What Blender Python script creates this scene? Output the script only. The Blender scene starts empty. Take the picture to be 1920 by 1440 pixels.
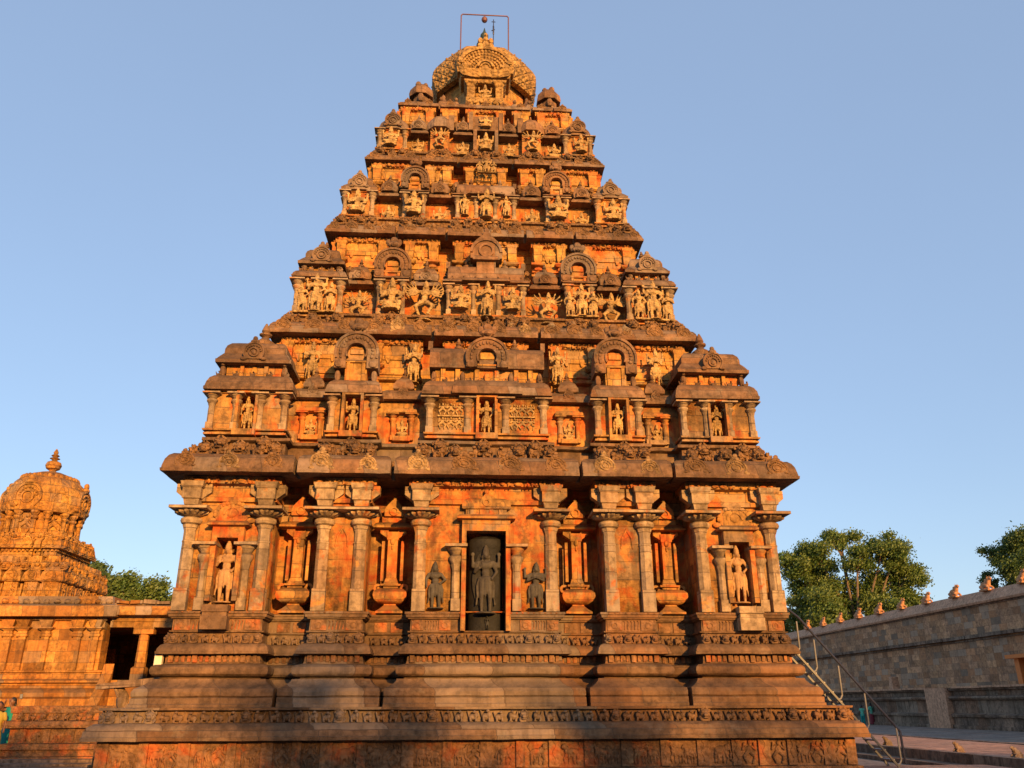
import bpy, math, random
from math import sin, cos, pi, radians, sqrt, atan2
from mathutils import Matrix, Vector, noise

S = bpy.context.scene
COL = S.collection
R0 = random.Random(7)

# ------------------------------------------------------------------ camera, sky, sun, exposure
cam_d = bpy.data.cameras.new("camera")
cam = bpy.data.objects.new("camera", cam_d)
COL.objects.link(cam)
cam_d.sensor_fit = 'HORIZONTAL'
cam_d.sensor_width = 36.0
cam_d.lens = 36.0 * 1560.0 / 1920.0
cam_d.clip_end = 3000
CAMX, CAMZ = -0.5612, 1.6
pit, yaw, rol = radians(21.09158), radians(3.71998), radians(-0.20407)
F = Vector((sin(yaw) * cos(pit), cos(yaw) * cos(pit), sin(pit)))
Rr = Vector((cos(yaw), -sin(yaw), 0))
Uu = Rr.cross(F)
R2 = cos(rol) * Rr + sin(rol) * Uu
U2 = -sin(rol) * Rr + cos(rol) * Uu
cam.matrix_world = Matrix(((R2.x, U2.x, -F.x, CAMX), (R2.y, U2.y, -F.y, 0), (R2.z, U2.z, -F.z, CAMZ), (0, 0, 0, 1)))
S.camera = cam

SUN_EL, SUN_AZ = radians(13.0), radians(19)      # azimuth: how far right of straight behind the camera
sdir = Vector((sin(SUN_AZ) * cos(SUN_EL), -cos(SUN_AZ) * cos(SUN_EL), sin(SUN_EL)))   # towards the sun
W = bpy.data.worlds.new("World"); S.world = W; W.use_nodes = True
wn = W.node_tree.nodes; wl = W.node_tree.links
bg = wn["Background"]
sky = wn.new("ShaderNodeTexSky"); sky.sky_type = 'NISHITA'; sky.sun_disc = False
sky.sun_elevation = SUN_EL
sky.sun_rotation = atan2(sdir.x, sdir.y)
sky.altitude = 0; sky.air_density = 1.0; sky.dust_density = 0.7; sky.ozone_density = 1.6
smx = wn.new('ShaderNodeMix'); smx.data_type = 'RGBA'; smx.inputs[0].default_value = 0.6
wl.new(sky.outputs[0], smx.inputs[6]); smx.inputs[7].default_value = (1.6, 2.15, 3.2, 1); 
stc_ = wn.new('ShaderNodeTexCoord'); sno = wn.new('ShaderNodeTexNoise'); sno.inputs['Scale'].default_value = 1.6; sno.inputs['Detail'].default_value = 5
smp = wn.new('ShaderNodeMapRange'); smp.inputs['To Min'].default_value = 0.93; smp.inputs['To Max'].default_value = 1.07
wl.new(stc_.outputs['Generated'], sno.inputs['Vector']); wl.new(sno.outputs[0], smp.inputs['Value'])
smu = wn.new('ShaderNodeVectorMath'); smu.operation = 'SCALE'; wl.new(smx.outputs[2], smu.inputs[0]); wl.new(smp.outputs[0], smu.inputs['Scale']); wl.new(smu.outputs[0], bg.inputs[0]); bg.inputs[1].default_value = 0.15
sd = bpy.data.lights.new("sun", 'SUN'); sd.energy = 5.0; sd.angle = radians(0.8); sd.color = (1.0, 0.51, 0.145)
sun = bpy.data.objects.new("sun", sd); COL.objects.link(sun)
sun.rotation_euler = (-sdir).to_track_quat('-Z', 'Y').to_euler()
S.view_settings.view_transform = 'Standard'; S.view_settings.look = 'None'
S.view_settings.exposure = 0.7; S.view_settings.gamma = 1.0

# ------------------------------------------------------------------ materials
def nd(t, k, **kw):
    n = t.nodes.new(k)
    for a, b in kw.items(): setattr(n, a, b)
    return n

def ramp(t, fac, stops, interp='LINEAR'):
    r = nd(t, 'ShaderNodeValToRGB'); r.color_ramp.interpolation = interp
    e = r.color_ramp.elements
    while len(e) < len(stops): e.new(0.5)
    for i, (p, c) in enumerate(stops):
        e[i].position = p
        e[i].color = (c, c, c, 1) if isinstance(c, (int, float)) else (*c, 1)
    t.links.new(fac, r.inputs[0]); return r.outputs[0]

def mixc(t, fac, a, b, blend='MIX'):
    m = nd(t, 'ShaderNodeMix', data_type='RGBA', blend_type=blend)
    for s, v in ((m.inputs[0], fac), (m.inputs[6], a), (m.inputs[7], b)):
        if isinstance(v, (int, float)): s.default_value = v
        elif isinstance(v, tuple): s.default_value = (*v, 1)
        else: t.links.new(v, s)
    return m.outputs[2]

def math_(t, op, a, b=0.0, clamp=False):
    m = nd(t, 'ShaderNodeMath', operation=op); m.use_clamp = clamp
    for s, v in ((m.inputs[0], a), (m.inputs[1], b)):
        if isinstance(v, (int, float)): s.default_value = v
        else: t.links.new(v, s)
    return m.outputs[0]

def mapv(t, pos, sc):
    m = nd(t, 'ShaderNodeVectorMath', operation='MULTIPLY'); t.links.new(pos, m.inputs[0]); m.inputs[1].default_value = sc
    return m.outputs[0]

def noi(t, vec, scale, detail=4, rough=0.55, dist=0.0, w=None):
    n = nd(t, 'ShaderNodeTexNoise'); t.links.new(vec, n.inputs['Vector'])
    n.inputs['Scale'].default_value = scale; n.inputs['Detail'].default_value = detail
    n.inputs['Roughness'].default_value = rough; n.inputs['Distortion'].default_value = dist
    return n.outputs[0]

MATS = {}
SATK = {'black_basalt': 1, 'black_column_stone': 1, 'grey_basalt_relief': 1, 'dark_ledge_stone': 1, 'weathered_cornice_stone': 1.0, 'weathered_yali_stone': 1.0, 'frieze_stone': 1.0, 'plinth_stone': 1.0, 'paving_stone': 1, 'compound_wall_stone': 1.15, 'coping_stone': 1.1, 'pillar_sandstone': 1.0, 'pale_carved_stone': 1.15, 'pink_statue_stone': 1.1}
def stone(name, a, b, block=0.0, bw=0.75, bh=0.36, paint=None, pamt=0.5, grime=(0.05, 0.035, 0.022), gr=0.5, topdirt=0.5,
          bump=0.5, carve=0.0, streak=0.4, rough=0.9, carve_scale=9.0, lichen=0.0, ground=False):
    def sat(c, k=SATK.get(name, 1.12)):
        l = .3 * c[0] + .59 * c[1] + .11 * c[2]
        return tuple(max(.008, l + (v - l) * k) for v in c)
    a, b = sat(a), sat(b)
    m = bpy.data.materials.new(name); m.use_nodes = True; t = m.node_tree
    bs = t.nodes['Principled BSDF']; bs.inputs['Roughness'].default_value = rough
    bs.inputs['Specular IOR Level'].default_value = 0.2
    g = nd(t, 'ShaderNodeNewGeometry'); pos = g.outputs['Position']
    n1 = noi(t, pos, 0.9, 5, 0.6)
    col = mixc(t, ramp(t, n1, [(0.35, 0.0), (0.65, 1.0)]), a, b)
    n2 = noi(t, pos, 7.0, 6, 0.65)
    col = mixc(t, 0.75, col, ramp(t, n2, [(0.3, 0.3), (0.5, 0.95), (0.7, 1.4)]), 'MULTIPLY')
    bumpsrc = None
    if block:
        sp = nd(t, 'ShaderNodeSeparateXYZ'); t.links.new(pos, sp.inputs[0])
        xy = math_(t, 'ADD', sp.outputs[0], sp.outputs[1])
        wob = math_(t, 'MULTIPLY', math_(t, 'SUBTRACT', noi(t, pos, 1.3, 2), 0.5), 0.05)
        cb = nd(t, 'ShaderNodeCombineXYZ'); t.links.new(math_(t, 'ADD', sp.outputs[0] if ground else xy, wob), cb.inputs[0]); t.links.new(math_(t, 'ADD', sp.outputs[1] if ground else sp.outputs[2], wob), cb.inputs[1])
        br = nd(t, 'ShaderNodeTexBrick'); t.links.new(cb.outputs[0], br.inputs['Vector'])
        br.inputs['Scale'].default_value = 1.0; br.inputs['Brick Width'].default_value = bw; br.inputs['Row Height'].default_value = bh
        br.inputs['Mortar Size'].default_value = 0.008; br.inputs['Mortar Smooth'].default_value = 0.3; br.inputs['Bias'].default_value = -0.1
        br.inputs['Color1'].default_value = (0, 0, 0, 1); br.inputs['Color2'].default_value = (1, 1, 1, 1)
        br.inputs['Mortar'].default_value = (0.5, 0.5, 0.5, 1); br.squash = 0.8; br.offset = 0.43; br.inputs['Bias'].default_value = 0.0
        rv = br.outputs['Color']
        gmix = math_(t, 'MULTIPLY', ramp(t, rv, [(0.70, 0.0), (0.78, 1.0)]), min(1.0, block * 0.9))
        col = mixc(t, gmix, col, (0.27, 0.21, 0.15))
        omix = math_(t, 'MULTIPLY', ramp(t, rv, [(0.12, 1.0), (0.2, 0.0)]), min(1.0, block * 0.6))
        col = mixc(t, omix, col, mixc(t, 0.5, (0.45, 0.17, 0.05), b))
        col = mixc(t, block, col, ramp(t, math_(t, 'FRACT', math_(t, 'MULTIPLY', rv, 7.3)), [(0.0, 0.55), (0.5, 0.95), (1.0, 1.35)]), 'MULTIPLY')
        col = mixc(t, math_(t, 'MULTIPLY', br.outputs['Fac'], 0.75), col, (0.10, 0.07, 0.05))
        bumpsrc = math_(t, 'MULTIPLY', br.outputs['Fac'], -0.6)
    if paint:
        pn = noi(t, pos, 1.5, 6, 0.62, 0.4)
        pf = ramp(t, pn, [(0.62 - 0.25 * pamt - 0.03, 0.0), (0.62 - 0.25 * pamt + 0.04, 1.0)])
        pc = mixc(t, ramp(t, noi(t, pos, 4.0, 5, 0.6), [(0.35, 0.0), (0.62, 1.0)]), paint[0], paint[1])
        col = mixc(t, math_(t, 'MULTIPLY', pf, 0.92), col, pc)
    if lichen:
        ln = noi(t, mapv(t, pos, (1, 1, 1.4)), 2.6, 6, 0.7)
        col = mixc(t, math_(t, 'MULTIPLY', ramp(t, ln, [(0.58, 0.0), (0.66, 1.0)]), lichen), col, (0.36, 0.32, 0.22))
    sn = noi(t, mapv(t, pos, (5.0, 5.0, 0.6)), 1.0, 5, 0.6)
    col = mixc(t, math_(t, 'MULTIPLY', ramp(t, sn, [(0.5, 0.0), (0.6, 1.0)]), streak), col, grime)
    gn = noi(t, pos, 2.3, 6, 0.7)
    col = mixc(t, math_(t, 'MULTIPLY', ramp(t, gn, [(0.52, 0.0), (0.6, 1.0)]), gr), col, grime)
    if topdirt:
        s2 = nd(t, 'ShaderNodeSeparateXYZ'); t.links.new(g.outputs['Normal'], s2.inputs[0])
        tf = ramp(t, math_(t, 'ADD', s2.outputs[2], math_(t, 'MULTIPLY', math_(t, 'SUBTRACT', n2, 0.5), 0.5)), [(0.3, 0.0), (0.7, 1.0)])
        col = mixc(t, math_(t, 'MULTIPLY', tf, topdirt), col, grime)
    t.links.new(col, bs.inputs['Base Color'])
    h = math_(t, 'ADD', math_(t, 'MULTIPLY', noi(t, pos, 22.0, 6, 0.7), 0.35), math_(t, 'MULTIPLY', noi(t, pos, 5.0, 4, 0.6), 0.9))
    if bumpsrc is not None: h = math_(t, 'ADD', h, bumpsrc)
    if carve:
        vo = nd(t, 'ShaderNodeTexVoronoi', feature='SMOOTH_F1'); t.links.new(mapv(t, pos, (1, 1, 1.2)), vo.inputs['Vector'])
        vo.inputs['Scale'].default_value = carve_scale; vo.inputs['Smoothness'].default_value = 0.3
        h = math_(t, 'ADD', h, math_(t, 'MULTIPLY', vo.outputs['Distance'], -1.8 * carve))
    bp = nd(t, 'ShaderNodeBump'); bp.inputs['Strength'].default_value = bump; bp.inputs['Distance'].default_value = 0.05
    t.links.new(h, bp.inputs['Height']); t.links.new(bp.outputs[0], bs.inputs['Normal'])
    MATS[name] = m
    return m

RED = ((0.44, 0.075, 0.015), (0.50, 0.24, 0.06))
M_wall = stone('painted_sandstone', (0.43, 0.24, 0.09), (0.30, 0.17, 0.07), block=0.5, paint=RED, pamt=0.55, gr=0.5, streak=0.4, bump=0.6, topdirt=0.5)
M_band = stone('carved_painted_stone', (0.42, 0.24, 0.10), (0.40, 0.16, 0.05), paint=RED, pamt=0.6, carve=1.0, bump=0.9, gr=0.4, streak=0.3, carve_scale=8)
M_pil = stone('pillar_sandstone', (0.43, 0.30, 0.165), (0.29, 0.20, 0.11), block=0.5, bw=1.9, bh=0.41, paint=RED, pamt=0.12, gr=0.4, streak=0.3, bump=0.5, topdirt=0.6)
M_kap = stone('weathered_cornice_stone', (0.25, 0.14, 0.07), (0.155, 0.09, 0.05), block=0.5, bw=0.85, bh=0.9, gr=0.4, streak=0.3, bump=0.6, carve=0.3, topdirt=0.5, lichen=0.2)
M_dark = stone('weathered_yali_stone', (0.30, 0.155, 0.06), (0.15, 0.085, 0.04), gr=0.45, streak=0.2, bump=0.9, carve=0.7, carve_scale=14, topdirt=0.5, lichen=0.35)
M_plin = stone('plinth_stone', (0.23, 0.13, 0.065), (0.15, 0.09, 0.05), block=0.6, bw=1.3, bh=1.2, gr=0.3, streak=0.3, bump=0.6, topdirt=0.3, lichen=0.15)
M_friz = stone('frieze_stone', (0.29, 0.15, 0.07), (0.20, 0.11, 0.055), paint=((0.42, 0.10, 0.03), (0.38, 0.18, 0.07)), pamt=0.35, gr=0.4, streak=0.3, bump=0.9, carve=0.5, topdirt=0.4, carve_scale=11)
M_stat = stone('pale_carved_stone', (0.52, 0.35, 0.165), (0.36, 0.23, 0.10), gr=0.45, streak=0.3, bump=0.8, carve=0.5, carve_scale=16, topdirt=0.35, grime=(0.10, 0.08, 0.05))
M_fig = stone('pink_statue_stone', (0.46, 0.28, 0.14), (0.38, 0.23, 0.12), gr=0.15, streak=0.1, bump=0.3, topdirt=0.2)
M_bas = stone('black_basalt', (0.03, 0.03, 0.027), (0.05, 0.042, 0.033), gr=0.3, streak=0.2, bump=0.4, topdirt=0.0, rough=0.5, grime=(0.02, 0.02, 0.02))
M_gst = stone('grey_basalt_relief', (0.10, 0.085, 0.06), (0.06, 0.052, 0.04), gr=0.35, streak=0.3, bump=0.5, topdirt=0.2, rough=0.7, grime=(0.025, 0.02, 0.016))
M_col = stone('black_column_stone', (0.012, 0.012, 0.011), (0.022, 0.019, 0.016), gr=0.3, streak=0.2, bump=0.5, topdirt=0.0, rough=0.6, grime=(0.01, 0.01, 0.01))
M_upw = stone('upper_wall_stone', (0.50, 0.29, 0.10), (0.38, 0.19, 0.06), block=0.4, bw=0.5, bh=0.3, paint=RED, pamt=0.4, gr=0.25, streak=0.25, bump=0.6, topdirt=0.5, carve=0.25)
M_dome = stone('dome_stone', (0.48, 0.30, 0.12), (0.34, 0.20, 0.08), gr=0.35, streak=0.35, bump=0.8, carve=0.9, topdirt=0.15)
M_grey = stone('compound_wall_stone', (0.47, 0.285, 0.165), (0.33, 0.205, 0.13), block=0.8, bw=0.95, bh=0.40, gr=0.25, streak=0.12, bump=0.4, topdirt=0.2, grime=(0.05, 0.05, 0.05))
M_cope = stone('coping_stone', (0.56, 0.33, 0.21), (0.46, 0.28, 0.18), gr=0.12, streak=0.25, bump=0.15, topdirt=0.1)
M_ledge = stone('dark_ledge_stone', (0.29, 0.19, 0.125), (0.13, 0.09, 0.065), block=0.5, bw=1.4, bh=1.0, gr=0.5, streak=0.5, bump=0.7, lichen=0.25, topdirt=0.0)
M_shr = stone('small_shrine_stone', (0.50, 0.28, 0.09), (0.40, 0.18, 0.055), block=0.35, bw=0.7, bh=0.35, gr=0.35, streak=0.35, bump=0.8, carve=0.7, carve_scale=6, topdirt=0.35)
M_hall = stone('hall_stone', (0.46, 0.25, 0.09), (0.36, 0.155, 0.05), block=0.9, bw=0.7, bh=0.38, gr=0.3, streak=0.3, bump=0.6, topdirt=0.4)
M_bull = stone('bull_stone', (0.50, 0.26, 0.13), (0.44, 0.24, 0.14), gr=0.2, streak=0.2, bump=0.4, topdirt=0.2)
M_pave = stone('paving_stone', (0.25, 0.19, 0.15), (0.19, 0.15, 0.12), block=0.45, bw=1.3, bh=0.8, ground=True, gr=0.35, streak=0.0, bump=0.35, topdirt=0.0)
M_pink = stone('pink_paving_brick', (0.44, 0.26, 0.18), (0.36, 0.22, 0.16), block=0.4, bw=0.9, bh=0.5, ground=True, gr=0.3, streak=0.0, bump=0.3, topdirt=0.0)

def plain(name, c, rough=0.6, metal=0.0, var=0.0):
    m = bpy.data.materials.new(name); m.use_nodes = True; t = m.node_tree
    bs = t.nodes['Principled BSDF']; bs.inputs['Roughness'].default_value = rough; bs.inputs['Metallic'].default_value = metal
    g = nd(t, 'ShaderNodeNewGeometry')
    n = noi(t, g.outputs['Position'], 9.0, 4)
    t.links.new(mixc(t, n, tuple(x * (1 - var) for x in c), tuple(min(1, x * (1 + var)) for x in c)), bs.inputs['Base Color'])
    return m
M_strg = plain('grey_stair_steel', (0.10, 0.10, 0.10), 0.5, 0.2, 0.1)
M_steel = plain('painted_steel', (0.24, 0.235, 0.22), 0.45, 0.2, 0.1)
M_rail = plain('dark_rail_paint', (0.025, 0.028, 0.05), 0.35, 0.0, 0.2)
M_iron = plain('rusty_iron', (0.16, 0.07, 0.06), 0.6, 0.3, 0.2)
M_cop = plain('tarnished_copper', (0.05, 0.08, 0.06), 0.5, 0.5, 0.3)
M_box = plain('cream_enamel', (0.78, 0.68, 0.50), 0.5, 0, 0.05)
M_skin = plain('brown_skin', (0.17, 0.075, 0.04), 0.55, 0, 0.1)
M_hair = plain('black_hair', (0.012, 0.01, 0.01), 0.6, 0, 0.2)
M_teal = plain('teal_cloth', (0.0, 0.22, 0.20), 0.8, 0, 0.2)
M_mint = plain('mint_green_cloth', (0.10, 0.45, 0.30), 0.8, 0, 0.2)
M_yel = plain('mustard_cloth', (0.42, 0.30, 0.05), 0.8, 0, 0.25)
M_red = plain('maroon_cloth', (0.18, 0.02, 0.03), 0.8, 0, 0.2)
M_wht = plain('white_cloth', (0.6, 0.58, 0.52), 0.8, 0, 0.1)
M_sunlit = plain('painted_sunlight_stone', (0.62, 0.19, 0.04), 0.8, 0, 0.2)  # sunlit orange put into the base colour; the doorway stands in shade
M_blk = plain('phone_black', (0.02, 0.02, 0.025), 0.25)
M_bark = plain('tree_bark', (0.16, 0.11, 0.07), 0.9, 0, 0.35)
def leafmat(name, c1, c2):
    m = bpy.data.materials.new(name); m.use_nodes = True; t = m.node_tree
    bs = t.nodes['Principled BSDF']; bs.inputs['Roughness'].default_value = 0.55
    g = nd(t, 'ShaderNodeNewGeometry')
    n = ramp(t, noi(t, g.outputs['Position'], 0.55, 5, 0.7), [(0.35, 0.0), (0.65, 1.0)])
    c = mixc(t, n, c1, c2); r = mixc(t, 0.5, c, ramp(t, g.outputs['Random Per Island'], [(0.0, 0.5), (1.0, 1.4)]), 'MULTIPLY')
    t.links.new(r, bs.inputs['Base Color'])
    tr = nd(t, 'ShaderNodeBsdfTranslucent'); t.links.new(r, tr.inputs[0])
    mx = nd(t, 'ShaderNodeMixShader'); mx.inputs[0].default_value = 0.3
    t.links.new(bs.outputs[0], mx.inputs[1]); t.links.new(tr.outputs[0], mx.inputs[2])
    t.links.new(mx.outputs[0], t.nodes['Material Output'].inputs[0])
    return m
M_leaf = leafmat('tree_leaves', (0.075, 0.145, 0.025), (0.16, 0.20, 0.035))
M_leafd = leafmat('dark_tree_leaves', (0.05, 0.10, 0.02), (0.105, 0.15, 0.028))

# ------------------------------------------------------------------ mesh builder   (frame: x right, w outward, z up; a front face looks at -y)
PILC = {}
def put_pils(mp, o, z0, z1, r):
    key = (round(z1 - z0, 2), r)
    if key not in PILC: PILC[key] = pilaster_mb(0, z1 - z0, r, .15, big=False).jit(.003, 6).mesh('pilaster', M_pil, 30)
    for x, w in mp: link('pilaster', PILC[key], o, loc=(x, -w, z0))

class MB:
    def __init__(s, rot=0):
        s.v = []; s.f = []; s.k = rot
    def add(s, vs, fs):
        n = len(s.v); k = s.k
        for x, w, z in vs:
            y = -w
            for _ in range(k): x, y = -y, x
            s.v.append((x, y, z))
        s.f += [tuple(i + n for i in f) for f in fs]
        return s
    def box(s, x0, x1, w0, w1, z0, z1, t=1.0, tx=None):
        cx, cw = (x0 + x1) / 2, w0
        def q(x, w, z):
            if z == z1 and t != 1.0: return (cx + (x - cx) * t, w0 + (w - w0) * t, z)
            return (x, w, z)
        vs = [q(x, w, z) for z in (z0, z1) for x, w in ((x0, w0), (x1, w0), (x1, w1), (x0, w1))]
        return s.add(vs, [(0, 1, 2, 3), (7, 6, 5, 4), (0, 4, 5, 1), (1, 5, 6, 2), (2, 6, 7, 3), (3, 7, 4, 0)])
    def loft(s, rings, cap=True, closed=True):
        n = len(rings[0]); vs = [p for r in rings for p in r]; fs = []
        for i in range(len(rings) - 1):
            for j in range(n if closed else n - 1):
                a = i * n + j; b = i * n + (j + 1) % n
                fs.append((a, b, b + n, a + n))
        if cap:
            fs.append(tuple(range(n))[::-1]); fs.append(tuple(range((len(rings) - 1) * n, len(rings) * n)))
        return s.add(vs, fs)
    def lathe(s, x, w, prof, n=12, ph=0.0, sq=None, sx=1, sw=1):
        rings = []
        for r, z in prof:
            rings.append([(x + sx * r * cos(ph + 2 * pi * j / n), w - sw * r * sin(ph + 2 * pi * j / n), z) for j in range(n)])
        return s.loft(rings)
    def sqlathe(s, x, w, prof):           # square section, r = half width
        return s.loft([[(x - r, w - r, z), (x + r, w - r, z), (x + r, w + r, z), (x - r, w + r, z)][::-1] for r, z in prof])
    def rectlathe(s, x0, x1, w0, w1, prof):   # prof: (offset, z)
        return s.loft([[(x0 - o, w0 - o, z), (x0 - o, w1 + o, z), (x1 + o, w1 + o, z), (x1 + o, w0 - o, z)] for o, z in prof])
    def ell(s, x, w, z, rx, rw, rz, n=8, m=5):
        rings = [[(x + rx * sin(pi * i / m) * cos(2 * pi * j / n), w - rw * sin(pi * i / m) * sin(2 * pi * j / n), z - rz * cos(pi * i / m)) for j in range(n)] for i in range(1, m)]
        vs = [(x, w, z - rz)] + [p for r in rings for p in r] + [(x, w, z + rz)]
        fs = [(0, 1 + (j + 1) % n, 1 + j) for j in range(n)]
        for i in range(m - 2):
            for j in range(n):
                a = 1 + i * n + j; b = 1 + i * n + (j + 1) % n
                fs.append((a, b, b + n, a + n))
        e = len(vs) - 1; o = 1 + (m - 2) * n
        fs += [(o + j, o + (j + 1) % n, e) for j in range(n)]
        return s.add(vs, fs)
    def prism(s, poly, w0, w1):           # poly in (x,z), counter-clockwise seen from the front
        n = len(poly)
        return s.add([(x, w0, z) for x, z in poly] + [(x, w1, z) for x, z in poly],
                     [tuple(range(n))[::-1], tuple(range(n, 2 * n))] + [(j, (j + 1) % n, n + (j + 1) % n, n + j) for j in range(n)])
    def ring(s, x, z, ri, ro, w0, w1, a0=0, a1=2 * pi, n=16, sx=1, sz=1):
        full = abs(a1 - a0 - 2 * pi) < 1e-6
        m = n if full else n + 1
        rs = []
        for r, w in ((ri, w0), (ro, w0), (ro, w1), (ri, w1)):
            rs.append([(x + sx * r * cos(a0 + (a1 - a0) * j / n), w, z + sz * r * sin(a0 + (a1 - a0) * j / n)) for j in range(m)])
        vs = [p for r in rs for p in r]; fs = []
        for i in range(4):
            for j in range(m if full else m - 1):
                a = i * m + j; b = i * m + (j + 1) % m; c = ((i + 1) % 4) * m + (j + 1) % m; d = ((i + 1) % 4) * m + j
                fs.append((a, b, c, d))
        if not full: fs += [(0, m, 2 * m, 3 * m), (4 * m - 1, 3 * m - 1, 2 * m - 1, m - 1)]
        return s.add(vs, fs)
    def cap(s, p0, r0, p1, r1, n=8):      # tapered capsule between two points (x,w,z)
        a, b = Vector(p0), Vector(p1); d = b - a; L = d.length or 1e-4; d = d / L
        u = d.orthogonal().normalized(); v = d.cross(u)
        rings = []
        for k, (c, r, off) in enumerate(((a, r0, -0.87), (a, r0, -0.5), (a, r0, 0), (b, r1, 0), (b, r1, 0.5), (b, r1, 0.87))):
            q = c + d * r * off; rr = r * sqrt(1 - off * off)
            rings.append([tuple(q + u * rr * cos(2 * pi * j / n) + v * rr * sin(2 * pi * j / n)) for j in range(n)])
        return s.loft(rings)
    def tube(s, pts, r, n=8):
        for a, b in zip(pts[:-1], pts[1:]): s.cap(a, r, b, r, n)
        return s
    def stamp(s, t, x=0, w=0, z=0, sc=1.0, sx=None, ang=0.0):
        sx = sc if sx is None else sx
        ca, sa = cos(ang), sin(ang); vs = []
        for X, Y, Z in t.v:
            a, b = X * sx, -Y * sc
            vs.append((x + a * ca - b * sa, w + a * sa + b * ca, z + Z * sc))
        fs = t.f if sx > 0 else [f[::-1] for f in t.f]
        return s.add(vs, fs)
    def jit(s, amp=0.008, sc=3.0):
        out = []
        for x, y, z in s.v:
            n = noise.noise_vector(Vector((x * sc, y * sc, z * sc)))
            n2 = noise.noise_vector(Vector((x * 11, y * 11, z * 11 + 5)))
            out.append((x + amp * (n.x + n2.x * .5), y + amp * (n.y + n2.y * .5), z + amp * (n.z + n2.z * .5)))
        s.v = out; return s
    def mesh(s, name, mat, smooth=32):
        me = bpy.data.meshes.new(name); me.from_pydata(s.v, [], s.f); me.update()
        me.materials.append(mat)
        if smooth:
            me.polygons.foreach_set('use_smooth', [True] * len(me.polygons))
            me.set_sharp_from_angle(angle=radians(smooth))
        return me
    def obj(s, name, mat, parent=None, label=None, smooth=32, **kw):
        return link(name, s.mesh(name, mat, smooth), parent, label, **kw)

def cut(o, boxes):
    """real openings: subtract boxes (x0,x1,w0,w1,z0,z1) from an object's mesh"""
    m = MB()
    for b in boxes: m.box(*b)
    me = m.mesh('cutter', o.data.materials[0], 0); c = bpy.data.objects.new('cutter', me); COL.objects.link(c)
    d = bpy.data.objects.new('cutme', o.data); COL.objects.link(d)
    md = d.modifiers.new('b', 'BOOLEAN'); md.operation = 'DIFFERENCE'; md.object = c; md.solver = 'EXACT'; md.use_self = True
    dg = bpy.context.evaluated_depsgraph_get(); dg.update()
    r = bpy.data.meshes.new_from_object(d.evaluated_get(dg))
    if len(r.polygons) > 10: r.name = o.data.name; o.data = r
    bpy.data.objects.remove(d); bpy.data.objects.remove(c)
    return o

def link(name, data, parent=None, label=None, loc=None, rot=None, sc=None):
    o = bpy.data.objects.new(name, data); COL.objects.link(o)
    if parent: o.parent = parent
    if loc is not None: o.location = loc
    if rot is not None: o.rotation_euler = rot
    if sc is not None: o.scale = sc if not isinstance(sc, (int, float)) else (sc,) * 3
    if label: o['label'] = label
    return o
def tag(o, label=None, cat=None, group=None, kind=None):
    if label: o['label'] = label
    if cat: o['category'] = cat
    if group: o['group'] = group
    if kind: o['kind'] = kind
    return o
def empty(name, loc, label, cat, group=None, rz=0.0):
    o = link(name, None, loc=loc, rot=(0, 0, rz)); o.empty_display_size = 0.3
    return tag(o, label, cat, group)

def remeshed(mb, name, mat, voxel, smooth=60):
    me = mb.mesh(name, mat, 0)
    o = bpy.data.objects.new('tmp', me); COL.objects.link(o)
    md = o.modifiers.new('r', 'REMESH'); md.mode = 'VOXEL'; md.voxel_size = voxel; md.adaptivity = 0.0
    m2 = o.modifiers.new('s', 'SMOOTH'); m2.factor = 0.5; m2.iterations = 1
    dg = bpy.context.evaluated_depsgraph_get(); dg.update()
    r = bpy.data.meshes.new_from_object(o.evaluated_get(dg)); r.name = name
    bpy.data.objects.remove(o); bpy.data.meshes.remove(me)
    r.materials.clear(); r.materials.append(mat)
    r.polygons.foreach_set('use_smooth', [True] * len(r.polygons))
    return r

# ------------------------------------------------------------------ figures, animals (unit height 1, feet at z = 0, look at -y)
def head(m, x, w, z, s=1.0, crown=True):
    m.ell(x, w, z, .046 * s, .05 * s, .06 * s, 12, 8)
    m.cap((x, w + .045 * s, z + .006 * s), .009 * s, (x, w + .056 * s, z - .012 * s), .012 * s, 6)
    m.ell(x, w + .046 * s, z - .03 * s, .018 * s, .008 * s, .007 * s)
    for e in (-1, 1):
        m.ell(x + e * .018 * s, w + .045 * s, z + .012 * s, .011 * s, .006 * s, .005 * s)
        m.ell(x + e * .052 * s, w, z - .012 * s, .012 * s, .014 * s, .034 * s)
        m.ell(x + e * .05 * s, w - .005, z - .06 * s, .018 * s, .012 * s, .02 * s)
    m.cap((x, w, z - .09 * s), .026 * s, (x, w, z - .05 * s), .024 * s)
    if crown:
        m.lathe(x, w - .004, [(.052 * s, z + .03 * s), (.056 * s, z + .045 * s), (.047 * s, z + .055 * s), (.05 * s, z + .085 * s), (.038 * s, z + .095 * s), (.04 * s, z + .12 * s), (.026 * s, z + .135 * s), (.024 * s, z + .155 * s), (.006 * s, z + .18 * s)], 12)
def torso(m, x, z, s=1.0, w=0.0, lean=0.0):
    m.ell(x, w, z, .088 * s, .06 * s, .055 * s, 12, 8)
    m.ell(x + lean * .5, w, z + .09 * s, .062 * s, .045 * s, .07 * s, 12, 8)
    m.ell(x + lean, w + .006, z + .195 * s, .095 * s, .056 * s, .07 * s, 12, 8)
    m.cap((x + lean - .095 * s, w, z + .235 * s), .034 * s, (x + lean + .095 * s, w, z + .235 * s), .034 * s)
    m.ring(x + lean, z + .245 * s, .05 * s, .064 * s, w + .03, w + .058, pi, 2 * pi, 10, sz=.7)
    m.ring(x, z + .02 * s, .08 * s, .095 * s, w - .02, w + .045, pi, 2 * pi, 10, sz=.35)
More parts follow.
